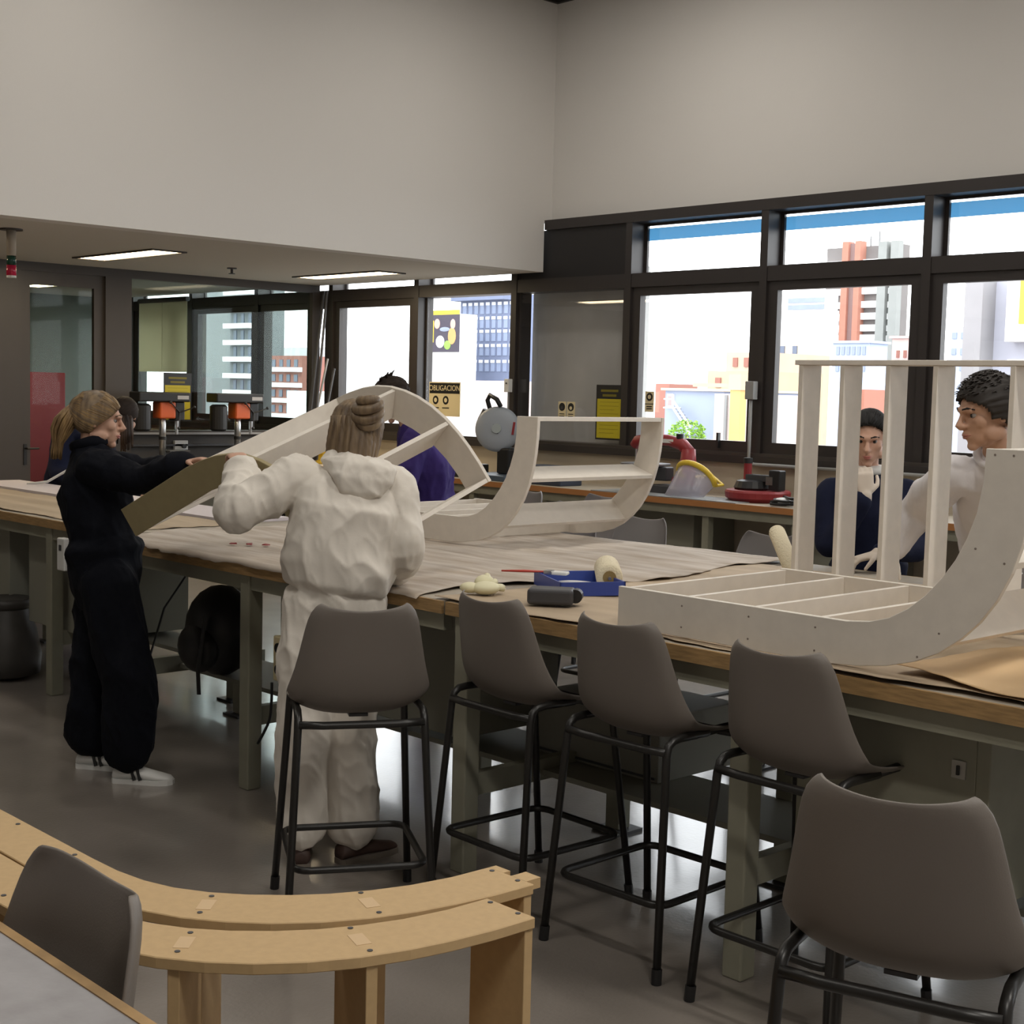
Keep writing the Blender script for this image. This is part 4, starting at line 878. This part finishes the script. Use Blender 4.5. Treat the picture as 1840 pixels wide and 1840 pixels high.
def strands(o, m, paths, r0, r1, name, parent=None, n=6, flat=.6):
    mb = MB()
    for P in paths:
        k = len(P); mb.tube(P, [lerp(r0, r1, (i/(k-1))**1.5) for i in range(k)], n, flat=flat)
    h = mb.build(name, m, parent or o, smooth=True); h['kind'] = 'stuff'; return h

# person in dark navy coveralls, left
J1 = dict(pelvis=(2.98, 5.64, .889), chest=(2.955, 5.684, 1.235), neck=(2.945, 5.715, 1.425), head=(2.973, 5.70, 1.537), shL=(3.046, 5.829, 1.335), shR=(2.877, 5.534, 1.345), elL=(3.219, 5.73, 1.304), wrL=(3.256, 5.451, 1.355), elR=(2.97, 5.331, 1.305), wrR=(3.031, 5.10, 1.375), hipL=(3.025, 5.72, .80), hipR=(2.942, 5.54, .82), knL=(3.0, 5.77, .40), knR=(2.985, 5.45, .44), anL=(2.99, 5.80, .08), anR=(3.0, 5.49, .09), toL=(3.10, 5.66, .04), toR=(3.12, 5.36, .05))
r_ = Vector((.724, -.69, 0)); f_ = Vector((.69, .724, 0))
F1v = (r_*.94+f_*.30+Vector((0, 0, -.10)))
o, Q, at, A, D = person('person in dark navy coveralls with blond ponytail and striped sneakers', J1, F1v, M_NAVY, M_SKIN, legs=(.125, .112, .112), arms=(.078, .066, .055), torso=(.165, .145), hip=(.165, .150), shoes=M_WHITEP, stripes=True, headS=.97, hands={'R': dict(d=(.3, -.8, .2), n=(-.2, .2, -.9), side=(-1, 0, 0), curl=.5), 'L': dict(d=(.1, -.9, .1), n=(0, 0, -1), side=(-1, 0, 0), curl=.5)}, seed=2, brow=M_DBLOND, wr=.028, voxel=.008)
hair_cap(o, at, A, M_DBLOND, .97, 1.04, low=-.075, rough=.001)
pulled_back(o, at, .97, M_BLOND, (-.112, 0, .055), 240)
pulled_back(o, at, .97, M_DBLOND, (-.112, 0, .055), 90, r=.0046, name='darker_strands', seed=5)
random.seed(11); paths = []
for i in range(120):
    a = random.uniform(0, 2*PI); rr = math.sqrt(random.random()); sp = .052*rr
    b0 = at(-.108, .012*math.cos(a), .052+.012*math.sin(a)); P = []
    for t in [0, .12, .28, .48, .7, .88, 1]:
        w_ = math.sin(min(1, t*1.35+.12)*PI*.85)
        P.append(at(-.108-.045*math.sin(t*PI*.62)-.008*t, sp*math.cos(a)*w_*1.0+.004*math.sin(i), .052-.235*t*random.uniform(.93, 1.04))+A[0]*sp*math.sin(a)*w_)
    paths.append(P)
strands(o, M_BLOND, paths, .0075, .0025, 'ponytail')
MB().tube([at(-.112, .016*math.cos(t), .05+.016*math.sin(t)) for t in [2*PI*k/10 for k in range(10)]], .008, 8, closed=True).build('hair_tie', M_BROWN, o, smooth=True)
# collar
MB().tube([D['nk']+D['ss']*.068*math.cos(t)+D['sf']*.066*math.sin(t)+D['spine']*(.012+.01*math.sin(t)) for t in [2*PI*k/16 for k in range(16)]], .020, 8, closed=True, flat=1.3).build('collar', M_NAVY, o, smooth=True)

# person in white disposable coveralls, back to the camera
J4 = dict(pelvis=(3.067, 4.127, .925), chest=(3.095, 4.101, 1.275), neck=(3.151, 4.119, 1.425), head=(3.185, 4.150, 1.535), shL=(2.955, 4.22, 1.372), shR=(3.266, 4.05, 1.345), elL=(2.757, 4.282, 1.262), wrL=(2.905, 4.47, 1.385), elR=(3.264, 3.991, 1.133), wrR=(3.36, 4.16, 1.03), hipL=(2.999, 4.159, .883), hipR=(3.135, 4.085, .881), knL=(2.955, 4.13, .495), knR=(3.118, 4.085, .476), anL=(2.945, 4.14, .10), anR=(3.112, 4.061, .10), toL=(3.05, 4.30, .03), toR=(3.25, 4.06, .03))
F4v = (f_*.80+r_*.52+Vector((0, 0, -.18)))
o, Q, at, A, D = person('person in white disposable coveralls seen from behind, hair in a bun', J4, F4v, M_TYVEK, M_SKIN, legs=(.112, .094, .090), arms=(.080, .074, .060), torso=(.180, .140), hip=(.158, .130), shoes=mat('brown_sneaker', (.07, .04, .032), .6), headS=.98, hands={'L': dict(d=(.15, .75, .5), n=(0, -.3, -1), side=(1, 0, 0), curl=.55), 'R': dict(d=(.6, .7, -.2), n=(0, 0, -1), side=(-1, 0, 0), curl=.3)}, seed=5, brow=M_DBLOND, wr=.034, puff=.016, waist_in=1.02, voxel=.0075)
# shoulder-length bob with half the hair in a bun
bob = MB(); Fh, Rh, Uh = A
def rg(f, u, a_, b_): return (at(f, 0, u), Rh, Fh, a_, b_)
ring_loft(bob, [rg(-.016, .122, .030, .034), rg(-.014, .110, .058, .066), rg(-.016, .082, .078, .090), rg(-.016, .045, .087, .099), rg(-.020, 0, .090, .096), rg(-.026, -.05, .091, .090), rg(-.030, -.10, .088, .080), rg(-.032, -.135, .082, .070), rg(-.032, -.155, .068, .056)], 30)
me = remeshed(bob, 'hair', .006, 4)
F0 = at(0, 0, 0)
for v in me.vertices:
    q = v.co-F0; a_ = math.atan2(q.dot(Rh), -q.dot(Fh)); v.co += v.normal*(noise.noise(Vector((a_*7, q.dot(Uh)*2.2, 0)))*.007+noise.noise(Vector((a_*19, q.dot(Uh)*3, 4)))*.004)
# cut away the face side
bm = bmesh.new(); bm.from_mesh(me); bmesh.ops.delete(bm, geom=[v for v in bm.verts if (v.co-F0).dot(Fh) > .045+max(0, (v.co-F0).dot(Uh)-.05)*.9], context='VERTS'); bm.to_mesh(me); bm.free()
ho = bpy.data.objects.new('hair', me); COL.objects.link(ho); ho.parent = o; me.materials.append(M_DBLOND)
md = ho.modifiers.new('solid', 'SOLIDIFY'); md.thickness = .01; md.offset = -1
random.seed(4); paths = []
for i in range(120):
    a_ = random.uniform(-2.0, 2.0); zl = random.uniform(-.185, -.13); P = []
    for t in [0, .25, .5, .75, 1]:
        u = lerp(.05, zl, t); P.append(at(-.024-(.095-.02*t)*math.cos(a_), (.090-.006*t)*math.sin(a_), u))
    paths.append(P)
strands(o, M_DBLOND, paths, .006, .002, 'loose_hair')
bun_c = at(-.070, .082, .080); ax_ = (at(-.50, .30, 1)-at(0, 0, 0)).normalized(); a_, b_, _ = basis(ax_)
bn = MB()
for k in range(4):
    rr = [.036, .043, .040, .026][k]; zz = [-.036, -.012, .014, .036][k]
    bn.tube([bun_c+ax_*(zz+.012*math.sin(t+k))+a_*rr*math.cos(t)+b_*rr*math.sin(t) for t in [2*PI*i/18 for i in range(18)]], .0185, 10, closed=True)
bn.ell(bun_c, (.034, .034, .042)); bn.build('hair_bun', M_DBLOND, o, smooth=True)
MB().tube([bun_c-ax_*.042+a_*.03*math.cos(t)+b_*.03*math.sin(t) for t in [2*PI*i/14 for i in range(14)]], .007, 8, closed=True).build('hair_tie', M_BROWN, o, smooth=True)
# hood lying on the back
hd = MB(); ring_loft(hd, [(D['nk']+D['sf']*-.02+Vector((0, 0, .03)), D['ss'], D['sf'], .105, .085), (D['nk']-D['sf']*.05+Vector((0, 0, .0)), D['ss'], D['sf'], .135, .095), (D['nk']-D['sf']*.09+Vector((0, 0, -.05)), D['ss'], D['sf'], .120, .075), (D['nk']-D['sf']*.115+Vector((0, 0, -.10)), D['ss'], D['sf'], .075, .05), (D['nk']-D['sf']*.12+Vector((0, 0, -.125)), D['ss'], D['sf'], .03, .03)], 22)
me = remeshed(hd, 'hood', .0065, 4, .026, 5.5, seed=3); h_ = bpy.data.objects.new('hood', me); COL.objects.link(h_); h_.parent = o; me.materials.append(M_TYVEK)


# person leaning over the far side of the left bench
S2 = 1.075
J2 = dict(pelvis=(4.60, 9.42, .80), chest=(4.66, 9.20, 1.16), neck=(4.735, 8.98, 1.33), head=(4.801, 8.845, 1.474), shL=(4.84, 9.18, 1.22), shR=(4.476, 9.05, 1.36), elL=(4.842, 8.95, .974), wrL=(4.851, 8.68, .96), elR=(4.40, 8.98, 1.10), wrR=(4.46, 8.72, 1.0), hipL=(4.70, 9.40, .75), hipR=(4.52, 9.44, .75), knL=(4.70, 9.40, .42), knR=(4.52, 9.44, .42), anL=(4.70, 9.44, .09), anR=(4.52, 9.46, .09), toL=(4.65, 9.30, .04), toR=(4.47, 9.30, .04))
J2 = {n: (p[0]*S2, p[1]*S2, (1.7+(p[2]-1.7)*S2) if n[:2] not in ('an', 'to') else p[2]) for n, p in J2.items()}
F2v = (-f_*.85-r_*.35+Vector((0, 0, -.45)))
o, Q, at, A, D = person('person in blue navy with long brown hair leaning over the left bench', J2, F2v, M_NAVY2, M_SKIN2, arms=(.085, .07, .055), torso=(.20, .16), voxel=.014, seed=8, headS=1.05)
hair_cap(o, at, A, M_BROWN, 1.05, 1.07, low=-.10)
random.seed(5); paths = []
for i in range(110):
    a = random.choice((-1, 1))*random.uniform(.75, 2.5); L_ = random.uniform(.24, .33); P = []
    for t in [0, .2, .45, .75, 1]:
        rr = .9+.25*t; P.append(at(.02*t, 0, .10)+A[0]*(-.10*math.cos(PI-a)*rr*.9*min(1, .3+t*2)-.01)+A[1]*(.092*math.sin(a)*rr*min(1, .35+t*2))+Vector((0, 0, -L_*t)))
    paths.append(P)
strands(o, M_BROWNT, paths, .011, .005, 'long_hair')

# person in violet coveralls behind the lifted frame
J5 = dict(pelvis=(5.93, 6.97, .86), chest=(5.85, 6.93, 1.25), neck=(5.752, 6.985, 1.477), head=(5.665, 7.055, 1.635), shL=(5.69, 6.84, 1.375), shR=(5.97, 7.08, 1.39), elL=(5.57, 6.82, 1.10), wrL=(5.50, 6.90, 1.0), elR=(5.90, 7.17, 1.09), wrR=(5.74, 7.25, 1.0), hipL=(5.85, 6.90, .80), hipR=(6.01, 7.02, .80), knL=(5.84, 6.89, .44), knR=(6.0, 7.0, .44), anL=(5.84, 6.89, .09), anR=(6.0, 7.0, .09), toL=(5.74, 6.97, .04), toR=(5.90, 7.1, .04))
F5v = (-r_*.85+f_*.15+Vector((0, 0, -.62)))
o, Q, at, A, D = person('person in violet coveralls bending behind the lifted white frame', J5, F5v, M_PURPLE, M_SKIN, male=True, arms=(.092, .075, .06), torso=(.205, .165), hip=(.19, .16), voxel=.014, seed=12, wr=.035, headS=1.05)
hair_cap(o, at, A, M_BROWN, 1.05, 1.09, HL_M, low=-.05, rough=.01)
random.seed(6); strands(o, M_BROWN, [[at(-.03+.05*math.cos(a)*q, .05*math.sin(a)*q, .115), at(-.04+.06*math.cos(a)*q, .06*math.sin(a)*q, .13), at(-.055+.07*math.cos(a)*q, .07*math.sin(a)*q, .138)] for a, q in [(random.uniform(0, 6.28), random.random()) for _ in range(60)]], .007, .002, 'hair_tufts')

# person in navy behind the slats
J6 = dict(pelvis=(5.706, 3.611, .86), chest=(5.706, 3.624, 1.196), neck=(5.683, 3.625, 1.369), head=(5.64, 3.60, 1.535), shL=(5.838, 3.508, 1.276), shR=(5.6, 3.763, 1.271), elL=(5.75, 3.386, 1.06), wrL=(5.45, 3.39, 1.045), elR=(5.50, 3.692, 1.045), wrR=(5.50, 3.535, 1.26), hipL=(5.76, 3.555, .82), hipR=(5.64, 3.669, .82), knL=(5.76, 3.555, .45), knR=(5.64, 3.669, .45), anL=(5.76, 3.555, .09), anR=(5.64, 3.669, .09), toL=(5.65, 3.45, .04), toR=(5.53, 3.57, .04))
F6v = (-f_*.92-r_*.30+Vector((0, 0, -.28)))
mgl = mat('pale_work_glove', (.62, .54, .46), .8)
o, Q, at, A, D = person('person in navy coveralls with black hair tied back, behind the white slats', J6, F6v, M_NAVY2, M_SKIN, arms=(.072, .060, .050), torso=(.165, .125), voxel=.013, seed=15, headS=1.0, glove={'L': mgl, 'R': mgl}, hands={'L': dict(d=(-.75, .6, -.25), n=(0, 0, -1), side=(0, -1, 0), curl=.45), 'R': dict(d=(.0, .1, 1), n=(.5, .5, 0), side=(1, 0, 0), curl=.6)}, brow=M_BLKHAIR)
hair_cap(o, at, A, M_BLKHAIR, 1.0, 1.045, low=-.07, shift=-.022, rough=.001)
pulled_back(o, at, 1.0, M_BLKHAIR, (-.115, 0, .03), 120, shift=-.02)
MB().ell(at(-.125, 0, .03), (.045, .05, .045), A).build('hair_bun', M_BLKHAIR, o, smooth=True)
MB().tube([D['nk']+D['ss']*.062*math.cos(t)+D['sf']*.060*math.sin(t)+D['spine']*.02 for t in [2*PI*k/14 for k in range(14)]], .022, 8, closed=True).build('collar', M_WHITEP, o, smooth=True)

M_BLKHAIR2 = mat('near_black_hair', (.017, .012, .009), .6)
# person in white at the right
J7 = dict(pelvis=(5.70, 2.93, .93), chest=(5.40, 2.81, 1.30), neck=(5.135, 2.715, 1.505), head=(5.045, 2.712, 1.665), shL=(5.06, 2.86, 1.42), shR=(5.48, 2.62, 1.42), elL=(5.16, 3.06, 1.27), wrL=(5.10, 3.10, 1.12), elR=(5.34, 2.45, 1.18), wrR=(5.12, 2.45, 1.08), hipL=(5.64, 3.0, .88), hipR=(5.77, 2.86, .88), knL=(5.66, 3.0, .48), knR=(5.77, 2.86, .48), anL=(5.72, 3.0, .09), anR=(5.83, 2.88, .09), toL=(5.58, 2.98, .04), toR=(5.69, 2.85, .04))
F7v = (-r_*.96-f_*.20+Vector((0, 0, -.20)))
o, Q, at, A, D = person('person in white coveralls with short dark hair at the right edge', J7, F7v, M_TYVEK2, M_SKIN2, male=True, arms=(.082, .070, .055), torso=(.195, .145), hip=(.175, .14), voxel=.013, seed=21, headS=1.10, brow=M_BLKHAIR, lips=mat('tan_lip', (.36, .15, .11), .5), wr=.028, glove={'L': M_TYVEK})
hair_cap(o, at, A, M_BLKHAIR2, 1.10, 1.09, HL_M, low=-.06, vol=(1.0, 1.0, 1.08), rough=.010)
random.seed(8); strands(o, M_BLKHAIR2, [[at(-.016+.108*f*1.02, .086*r*1.02, .028+.108*u*1.02), at(-.016+.108*f*1.10+.006, .086*r*1.10, .028+.108*u*1.08+.003), at(-.016+.108*f*1.13+.016, .086*r*1.12, .028+.108*u*1.10)] for f, r, u in [(math.sin(t)*math.cos(a), math.sin(t)*math.sin(a), math.cos(t)) for a, t in [(random.uniform(0, 6.28), random.uniform(0, 1.15)) for _ in range(260)]]], .0055, .0012, 'hair_tufts')
MB().tube([D['nk']+D['ss']*.070*math.cos(t)+D['sf']*.068*math.sin(t)+D['spine']*.012 for t in [2*PI*k/16 for k in range(16)]], .014, 8, closed=True, flat=1.4).build('collar', M_TYVEK2, o, smooth=True)
zp = D['nk']+D['sf']*.075; MB().tube([zp, D['ch']+D['sf']*.155], .004, 6).build('zip', M_DGREY, o)

bpy.data.scenes.remove(TMP)

# ------------------------------------------------------------------ the city outside
def bmat(n, c): return mat('facade_'+n, c, .85, noise_amt=.08, noise_scale=.5)
MW = bmat('white', (.80, .80, .80)); MGL = mat('far_window_glass', (.10, .12, .17), .3); MGB = bmat('bluegrey', (.17, .20, .30)); MLB = bmat('pale_blue', (.27, .31, .42)); MPK = bmat('pink', (.38, .31, .29)); MCR = bmat('cream', (.48, .36, .24)); MOR = bmat('orange', (.60, .33, .13)); MRD = bmat('red', (.40, .17, .12)); MGR = bmat('grey', (.22, .22, .22)); MBR = bmat('brick', (.30, .13, .10)); MCG = bmat('concrete', (.26, .27, .26))
ZG = -15
struct(MB().box((14, -120, ZG-.5), (700, 700, ZG)).build('ground', bmat('ground', (.22, .21, .20))))
def bld(label, X, y0, y1, z1, m, depth=4, z0=ZG, roof=None, name='building'):
    o = empty(name, (X, (y0+y1)/2, z0)); tag(o, label, 'building', 'buildings across the street')
    h = (y1-y0)/2
    MB().box((0, -h, 0), (depth, h, z1-z0)).build('wall', m, o)
    if roof: MB().box((-.3, -h-.3, z1-z0), (depth+.3, h+.3, z1-z0+roof)).build('roof_slab', m, o)
    return o
def wins(o, rows, cols, y0, y1, zs, h, m, fw=.66, header=None, proud=.12):
    """rows of single windows on the front face; y and z in world coordinates"""
    c = o.location; step = (y1-y0)/cols; first = None
    for z in zs[:rows]:
        for k in range(cols):
            yc = y0+step*(k+.5)-c.y
            if first is None:
                w_ = MB().box((-proud, -step*fw/2, 0), (.02, step*fw/2, h)).build('window', m, o, loc=(0, yc, z-c.z)); first = w_
                if header: hd_ = MB().box((-proud-.12, -step*fw/2, h*.74), (-proud+.01, step*fw/2, h)).build('window_blind', header, w_)
                else: hd_ = None
            else:
                w_ = first.copy(); COL.objects.link(w_); w_.location = (0, yc, z-c.z)
                if hd_: q = hd_.copy(); COL.objects.link(q); q.parent = w_
g = bld('blue-grey office block with rows of windows seen above the safety sign', 180, 188.5, 204.1, 18.3, MGB, 6)
wins(g, 5, 9, 189.2, 203.6, [5.4, 8.3, 10.9, 13.3, 15.9], 2.1, mat('office_window', (.26, .31, .44), .35), .62, header=MW)
c = g.location; MB().box((-2, -6, 18.3-c.z), (10, 8.4, 19.6-c.z)).build('roof_slab', MGB, g)
bb = empty('billboard', (170, 197, ZG)); tag(bb, 'large colourful billboard beside the blue-grey office block', 'billboard')
MB().box((0, -4.2, 0), (4, 4.2, 30.3)).build('hoarding_wall', MW, bb); MB().box((-.3, -4.1, 23.6), (0, 4.0, 30.2)).build('dark_print', mat('print_dark', (.06, .05, .07), .7), bb)
MB().box((-.32, -4.1, 30.2), (0, 4.0, 31)).build('yellow_edge', M_YEL, bb); MB().box((-.34, 2.6, 25.3), (-.3, 4.0, 29.2)).build('yellow_print', M_YEL, bb)
for y, z, ry, rz_, m_ in ((1.7, 28.6, .8, .9, mat('print_pink', (.6, .36, .30), .7)), (-2.6, 28.5, .7, .9, mat('print_pink', (.6, .36, .30), .7)), (-2.4, 26.4, 1.1, 1.5, MOR), (.8, 25.4, 1.2, 1.1, MW), (-1.2, 24.8, .9, .8, mat('print_green', (.25, .5, .08), .7)), (-.4, 27.6, 1.4, .4, MLB)):
    MB().ell((-.32, y, z), (.05, ry, rz_), nu=14, nv=8).build('printed_shape', m_, bb)
bld('long low pink wall under the office block', 90, 93.5, 106, 2.7, bmat('pale_pink', (.52, .43, .41)), 8)
# striped tower
t_ = bld('tall apartment tower with white balcony bands and a red shaft', 280, 172.5, 191.9, 36.0, bmat('tower', (.17, .155, .15)), 3); c = t_.location
for z in [33.0, 29.9, 26.8, 23.8, 21.2, 18.6, 16.4, 13.6, 11.3, 8.7, 6.2]:
    MB().box((-1.2, 187.0-c.y, z-1.55-c.z), (0, 192.2-c.y, z-.1-c.z)).build('balcony', MW, t_); MB().box((-1.2, 177.6-c.y, z-1.45-c.z), (0, 182.6-c.y, z-.0-c.z)).build('balcony', MW, t_); MB().box((-.6, 174.4-c.y, z-1.5-c.z), (0, 175.3-c.y, z-.2-c.z)).build('balcony', MW, t_)
for a, b_ in ((181.6, 183.0), (184.7, 186.3)): MB().box((-2.4, a-c.y, 14-c.z), (0, b_-c.y, 37-c.z)).build('red_fin', MRD, t_)
MB().box((-1.6, 183-c.y, 14-c.z), (0, 184.7-c.y, 36.6-c.z)).build('shaft', bmat('shaft', (.25, .16, .15)), t_)
for a, b_ in ((175.3, 177.4), (172.3, 174.3)): MB().box((-1.8, a-c.y, 0), (0, b_-c.y, 36.6-c.z)).build('column', MCG, t_)
MB().box((3, -2.0, 36-c.z), (3.3, -1.7, 39.5-c.z)).box((3, .2, 36-c.z), (3.3, .5, 38.5-c.z)).build('aerial', MGR, t_)
bld('white block left of the striped tower', 200, 137, 146, 16.4, MW)
b_ = bld('distant white block with two blue window bands', 230, 157.5, 166.2, 21.5, MW)
for z in (18.7, 20.0): c = b_.location; MB().box((-.2, -4.1, z-c.z), (0, 4.1, z+.9-c.z)).build('window_band', MLB, b_)
b_ = bld('cream apartment block with dark small windows behind the window frame', 120, 84.4, 88.2, 7.6, bmat('creamy', (.62, .50, .38)))
wins(b_, 5, 2, 84.8, 87.8, [-1.5, .6, 2.5, 4.4, 6.2], .8, MGL, .35)
b_ = bld('low curved-roof house in blue tones before the tower', 150, 96.3, 101.4, 8.6, bmat('pale_sky', (.42, .48, .62)), roof=.3); wins(b_, 2, 6, 96.6, 101, [5.2, 7.2], 1.0, MLB, .6)
b_ = bld('pink house with little windows right of the tower', 160, 95.6, 99.4, 9.6, bmat('rose', (.60, .42, .38)), roof=.3); wins(b_, 2, 3, 96, 99, [4.6, 7.2], .9, MBR, .4)
bld('red-brown house half hidden by the upright slats', 130, 83.8, 86.6, 2.9, MRD)
b_ = bld('pale grey slab building at the right edge', 112, 52.0, 61.7, 12.0, bmat('lilac', (.40, .40, .46)), 4); c = b_.location
MB().box((-2.2, 60.0-c.y, 0), (0, 61.6-c.y, 12-c.z)).build('corner_pier', bmat('pier', (.28, .27, .28)), b_); MB().box((-1.6, 50.5-c.y, 6.8-c.z), (0, 58.2-c.y, 12.6-c.z)).build('white_hoarding', MW, b_)
og = MB().box((-1.75, 51.0-c.y, 8.2-c.z), (-1.6, 57.0-c.y, 11.8-c.z)).build('orange_print', mat('orange_print', (.75, .42, .05), .7), b_)
text_mesh('M', 2.6, 'lettering', mat('print_deep_orange', (.60, .16, .02), .7), b_, Matrix(((0, 0, -1, -1.77), (-1, 0, 0, 55.3-c.y), (0, 1, 0, 10.0-c.z), (0, 0, 0, 1))))
MB().box((-.4, 52-c.y, 5.0-c.z), (0, 58.5-c.y, 5.4-c.z)).build('white_ledge', MW, b_)
b_ = bld('pale blue far block by the right window frame', 150, 83.2, 86, 10.3, bmat('pale_sky', (.42, .48, .62))); wins(b_, 3, 2, 83.5, 85.7, [5.4, 7.2, 9.0], .7, MLB, .5)
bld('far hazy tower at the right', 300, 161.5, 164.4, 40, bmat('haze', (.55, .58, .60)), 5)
# left side, seen through the partition
b_ = bld('tall pale grey tower with a blank flank, seen through the partition', 150, 229.5, 246, 40, bmat('tower_pale', (.24, .255, .26)), 8)
b2 = bld('balcony side of the pale tower seen through the partition', 146, 221.0, 229.4, 40, bmat('tower_mid', (.17, .18, .19)), 3); c = b2.location
for z in range(-6, 40, 3): MB().box((-1.6, -4.5, z-c.z), (0, 4.2, z+.9-c.z)).build('balcony', MW, b2)
wins(b2, 9, 3, 221.6, 228.8, [z+1.0 for z in range(-6, 22, 3)], 1.7, MGL, .4)
b_ = bld('red brick terrace with pale bands in the corner window', 130, 184, 195, 6.5, MBR, 5); c = b_.location
for z in (-3.2, -.8, 1.6, 4.0): MB().box((-.9, -5.6, z-c.z), (0, 5.6, z+.7-c.z)).build('pale_band', MW, b_)
wins(b_, 4, 5, 184.5, 194.5, [-2.3, .1, 2.5, 4.8], 1.1, MGL, .45)
bld('small white house in front of the brick terrace', 110, 152, 159, 1.2, MW, 4)
bld('far white skyline block left of the corner', 200, 270, 291, 11, bmat('far_white', (.6, .6, .6)), 14)
# close neighbours beyond the operable window
b_ = bld('pale blue shed wall behind the window handle', 48, 37.7, 40.9, 1.95, MLB, 6); c = b_.location
MB().box((-.2, -1.7, 16.95), (6.2, 1.7, 17.05)).build('roof_edge', bmat('pale_orange', (.66, .50, .34)), b_)
MB().box((-.08, 1.1, 16.2), (0, 1.45, 16.8)).build('door_frame', MW, b_); MB().box((-.1, 1.18, 16.3), (-.05, 1.37, 16.7)).build('door', bmat('door', (.35, .25, .25)), b_)
st = empty('outdoor_stair', (47.3, 39.3, ZG)); tag(st, 'white outdoor stair climbing the pale blue shed', 'stair')
for dz in (0, .30): MB().obox((0, .55, 16.2+dz), (0, -.45, 15.1+dz), .06, .07).build('rail', MW, st)
for k in range(9): MB().box((.0, .5-.115*k, 16.15-.125*k), (.5, .58-.115*k, 16.18-.125*k)).build('tread', MGR, st)
MB().box((0, .55, 16.18), (.5, 1.1, 16.24)).box((0, .55, 16.55), (.05, 1.1, 16.6)).build('landing', MW, st); MB().box((.1, -.5, 0), (.4, 1.0, 15.0)).build('support', MGR, st)
b_ = bld('small brick chimney stack behind the window sign', 50, 42.4, 43.2, 2.25, MBR, 2)
bld('white apartment block in the distance above the shed', 100, 82.5, 91, 4.4, MW)
b_ = bld('slim violet tower in the distance above the shed', 110, 90.9, 92.1, 5.0, bmat('violet_grey', (.40, .38, .50)), 3)
b_ = bld('pale orange house behind the yellow mast', 70, 52.0, 56.3, 3.3, MCR, 6); wins(b_, 2, 3, 52.6, 56, [1.0, 2.3], .6, MBR, .35)
b_ = bld('tall pinkish house behind the yellow mast', 90, 66.5, 70.6, 5.2, bmat('peach', (.52, .37, .28)), 8); wins(b_, 3, 3, 67, 70.2, [1.8, 3.0, 4.1], .7, MBR, .4)
b_ = bld('pale pillared shed right of the blue wall', 47, 35.0, 37.4, 1.85, bmat('pale_rose', (.50, .40, .37)), 4)
for y in (-.9, -.2, .5): MB().box((-.1, y, 0), (0, y+.12, 16.8)).build('pillar', MGR, b_)
cr_ = empty('mast', (45, 34.65, ZG)); tag(cr_, 'thick yellow-orange mast beyond the operable window', 'mast')
MB().box((-.2, -.24, 0), (.2, .24, 17.2)).build('shaft', MOR, cr_); MB().box((-.25, -.3, 17.0), (.25, .3, 17.6)).build('head', MCR, cr_); MB().box((-.1, -.2, 17.1), (.1, 2.2, 17.25)).build('arm', MCR, cr_)
bu = empty('leafy_bush', (44, 36.3, ZG)); tag(bu, 'bright green bush top in front of the pale blue shed', 'bush')
MB().cyl((0, 0, 0), (0, 0, 15.2), .12, .06, 8).build('trunk', mat('bark', (.12, .08, .05), .9), bu)
random.seed(2); lf_ = MB()
for k in range(900):
    d = Vector((random.gauss(0, 1), random.gauss(0, 1), random.gauss(0, 1))).normalized()*random.uniform(.5, 1)**.5
    p = Vector((d.x*.7, d.y*.78, 15.2+d.z*.62)); a = Vector((random.uniform(-1, 1), random.uniform(-1, 1), random.uniform(-.3, 1))).normalized()*.13; b_ = a.cross(Vector((random.uniform(-1, 1), random.uniform(-1, 1), 1))).normalized()*.045
    lf_.add([p-a*.5, p+b_, p+a*.5, p-b_], [(0, 1, 2, 3)])
lf_.build('foliage', mat('leaf_green', (.22, .42, .04), .7, noise_amt=.35, noise_scale=4), bu)['kind'] = 'stuff'
# cream panels added behind the partition to imitate a reflection in its glass
BLM = bpy.data.materials.new('cream_reflection'); BLM.use_nodes = True; _n = BLM.node_tree; _t = _n.nodes.new('ShaderNodeBsdfTranslucent'); _t.inputs[0].default_value = (.80, .76, .60, 1); _d = _n.nodes.new('ShaderNodeBsdfDiffuse'); _d.inputs[0].default_value = (.4, .37, .27, 1); _m = _n.nodes.new('ShaderNodeMixShader'); _n.links.new(_t.outputs[0], _m.inputs[1]); _n.links.new(_d.outputs[0], _m.inputs[2]); _n.links.new(_m.outputs[0], _n.nodes['Material Output'].inputs[0])  # cream tone of the reflection, put into a translucent sheet
rb = empty('reflection_panel', (8.90, 15.45, 2.68)); tag(rb, 'cream two-piece panel imitating a reflection in the partition glass', 'reflection')
for k in range(2): MB().box((-.01, -.55+.56*k, -.84), (.0, .0+.55*k, 0)).build('reflection_sheet', BLM, rb)
MB().cyl((0, -.56, .01), (0, .56, .01), .03, n=12).build('roller', M_DGREY, rb)  # rod added along the top of the imitated reflection
# things in the dim room behind the door
rc = empty('fire_cabinet', (7.88, 16.6, 0)); tag(rc, 'red metal cabinet standing behind the glazed door', 'cabinet')
MB().box((-.25, -.2, .0), (.25, .2, 1.80)).build('body', mat('dark_red_cabinet', (.30, .04, .05), .5), rc, bevel=.01); MB().box((-.23, -.21, .08), (.23, -.2, 1.75)).build('door', mat('dark_red_cabinet', (.30, .04, .05), .5), rc)
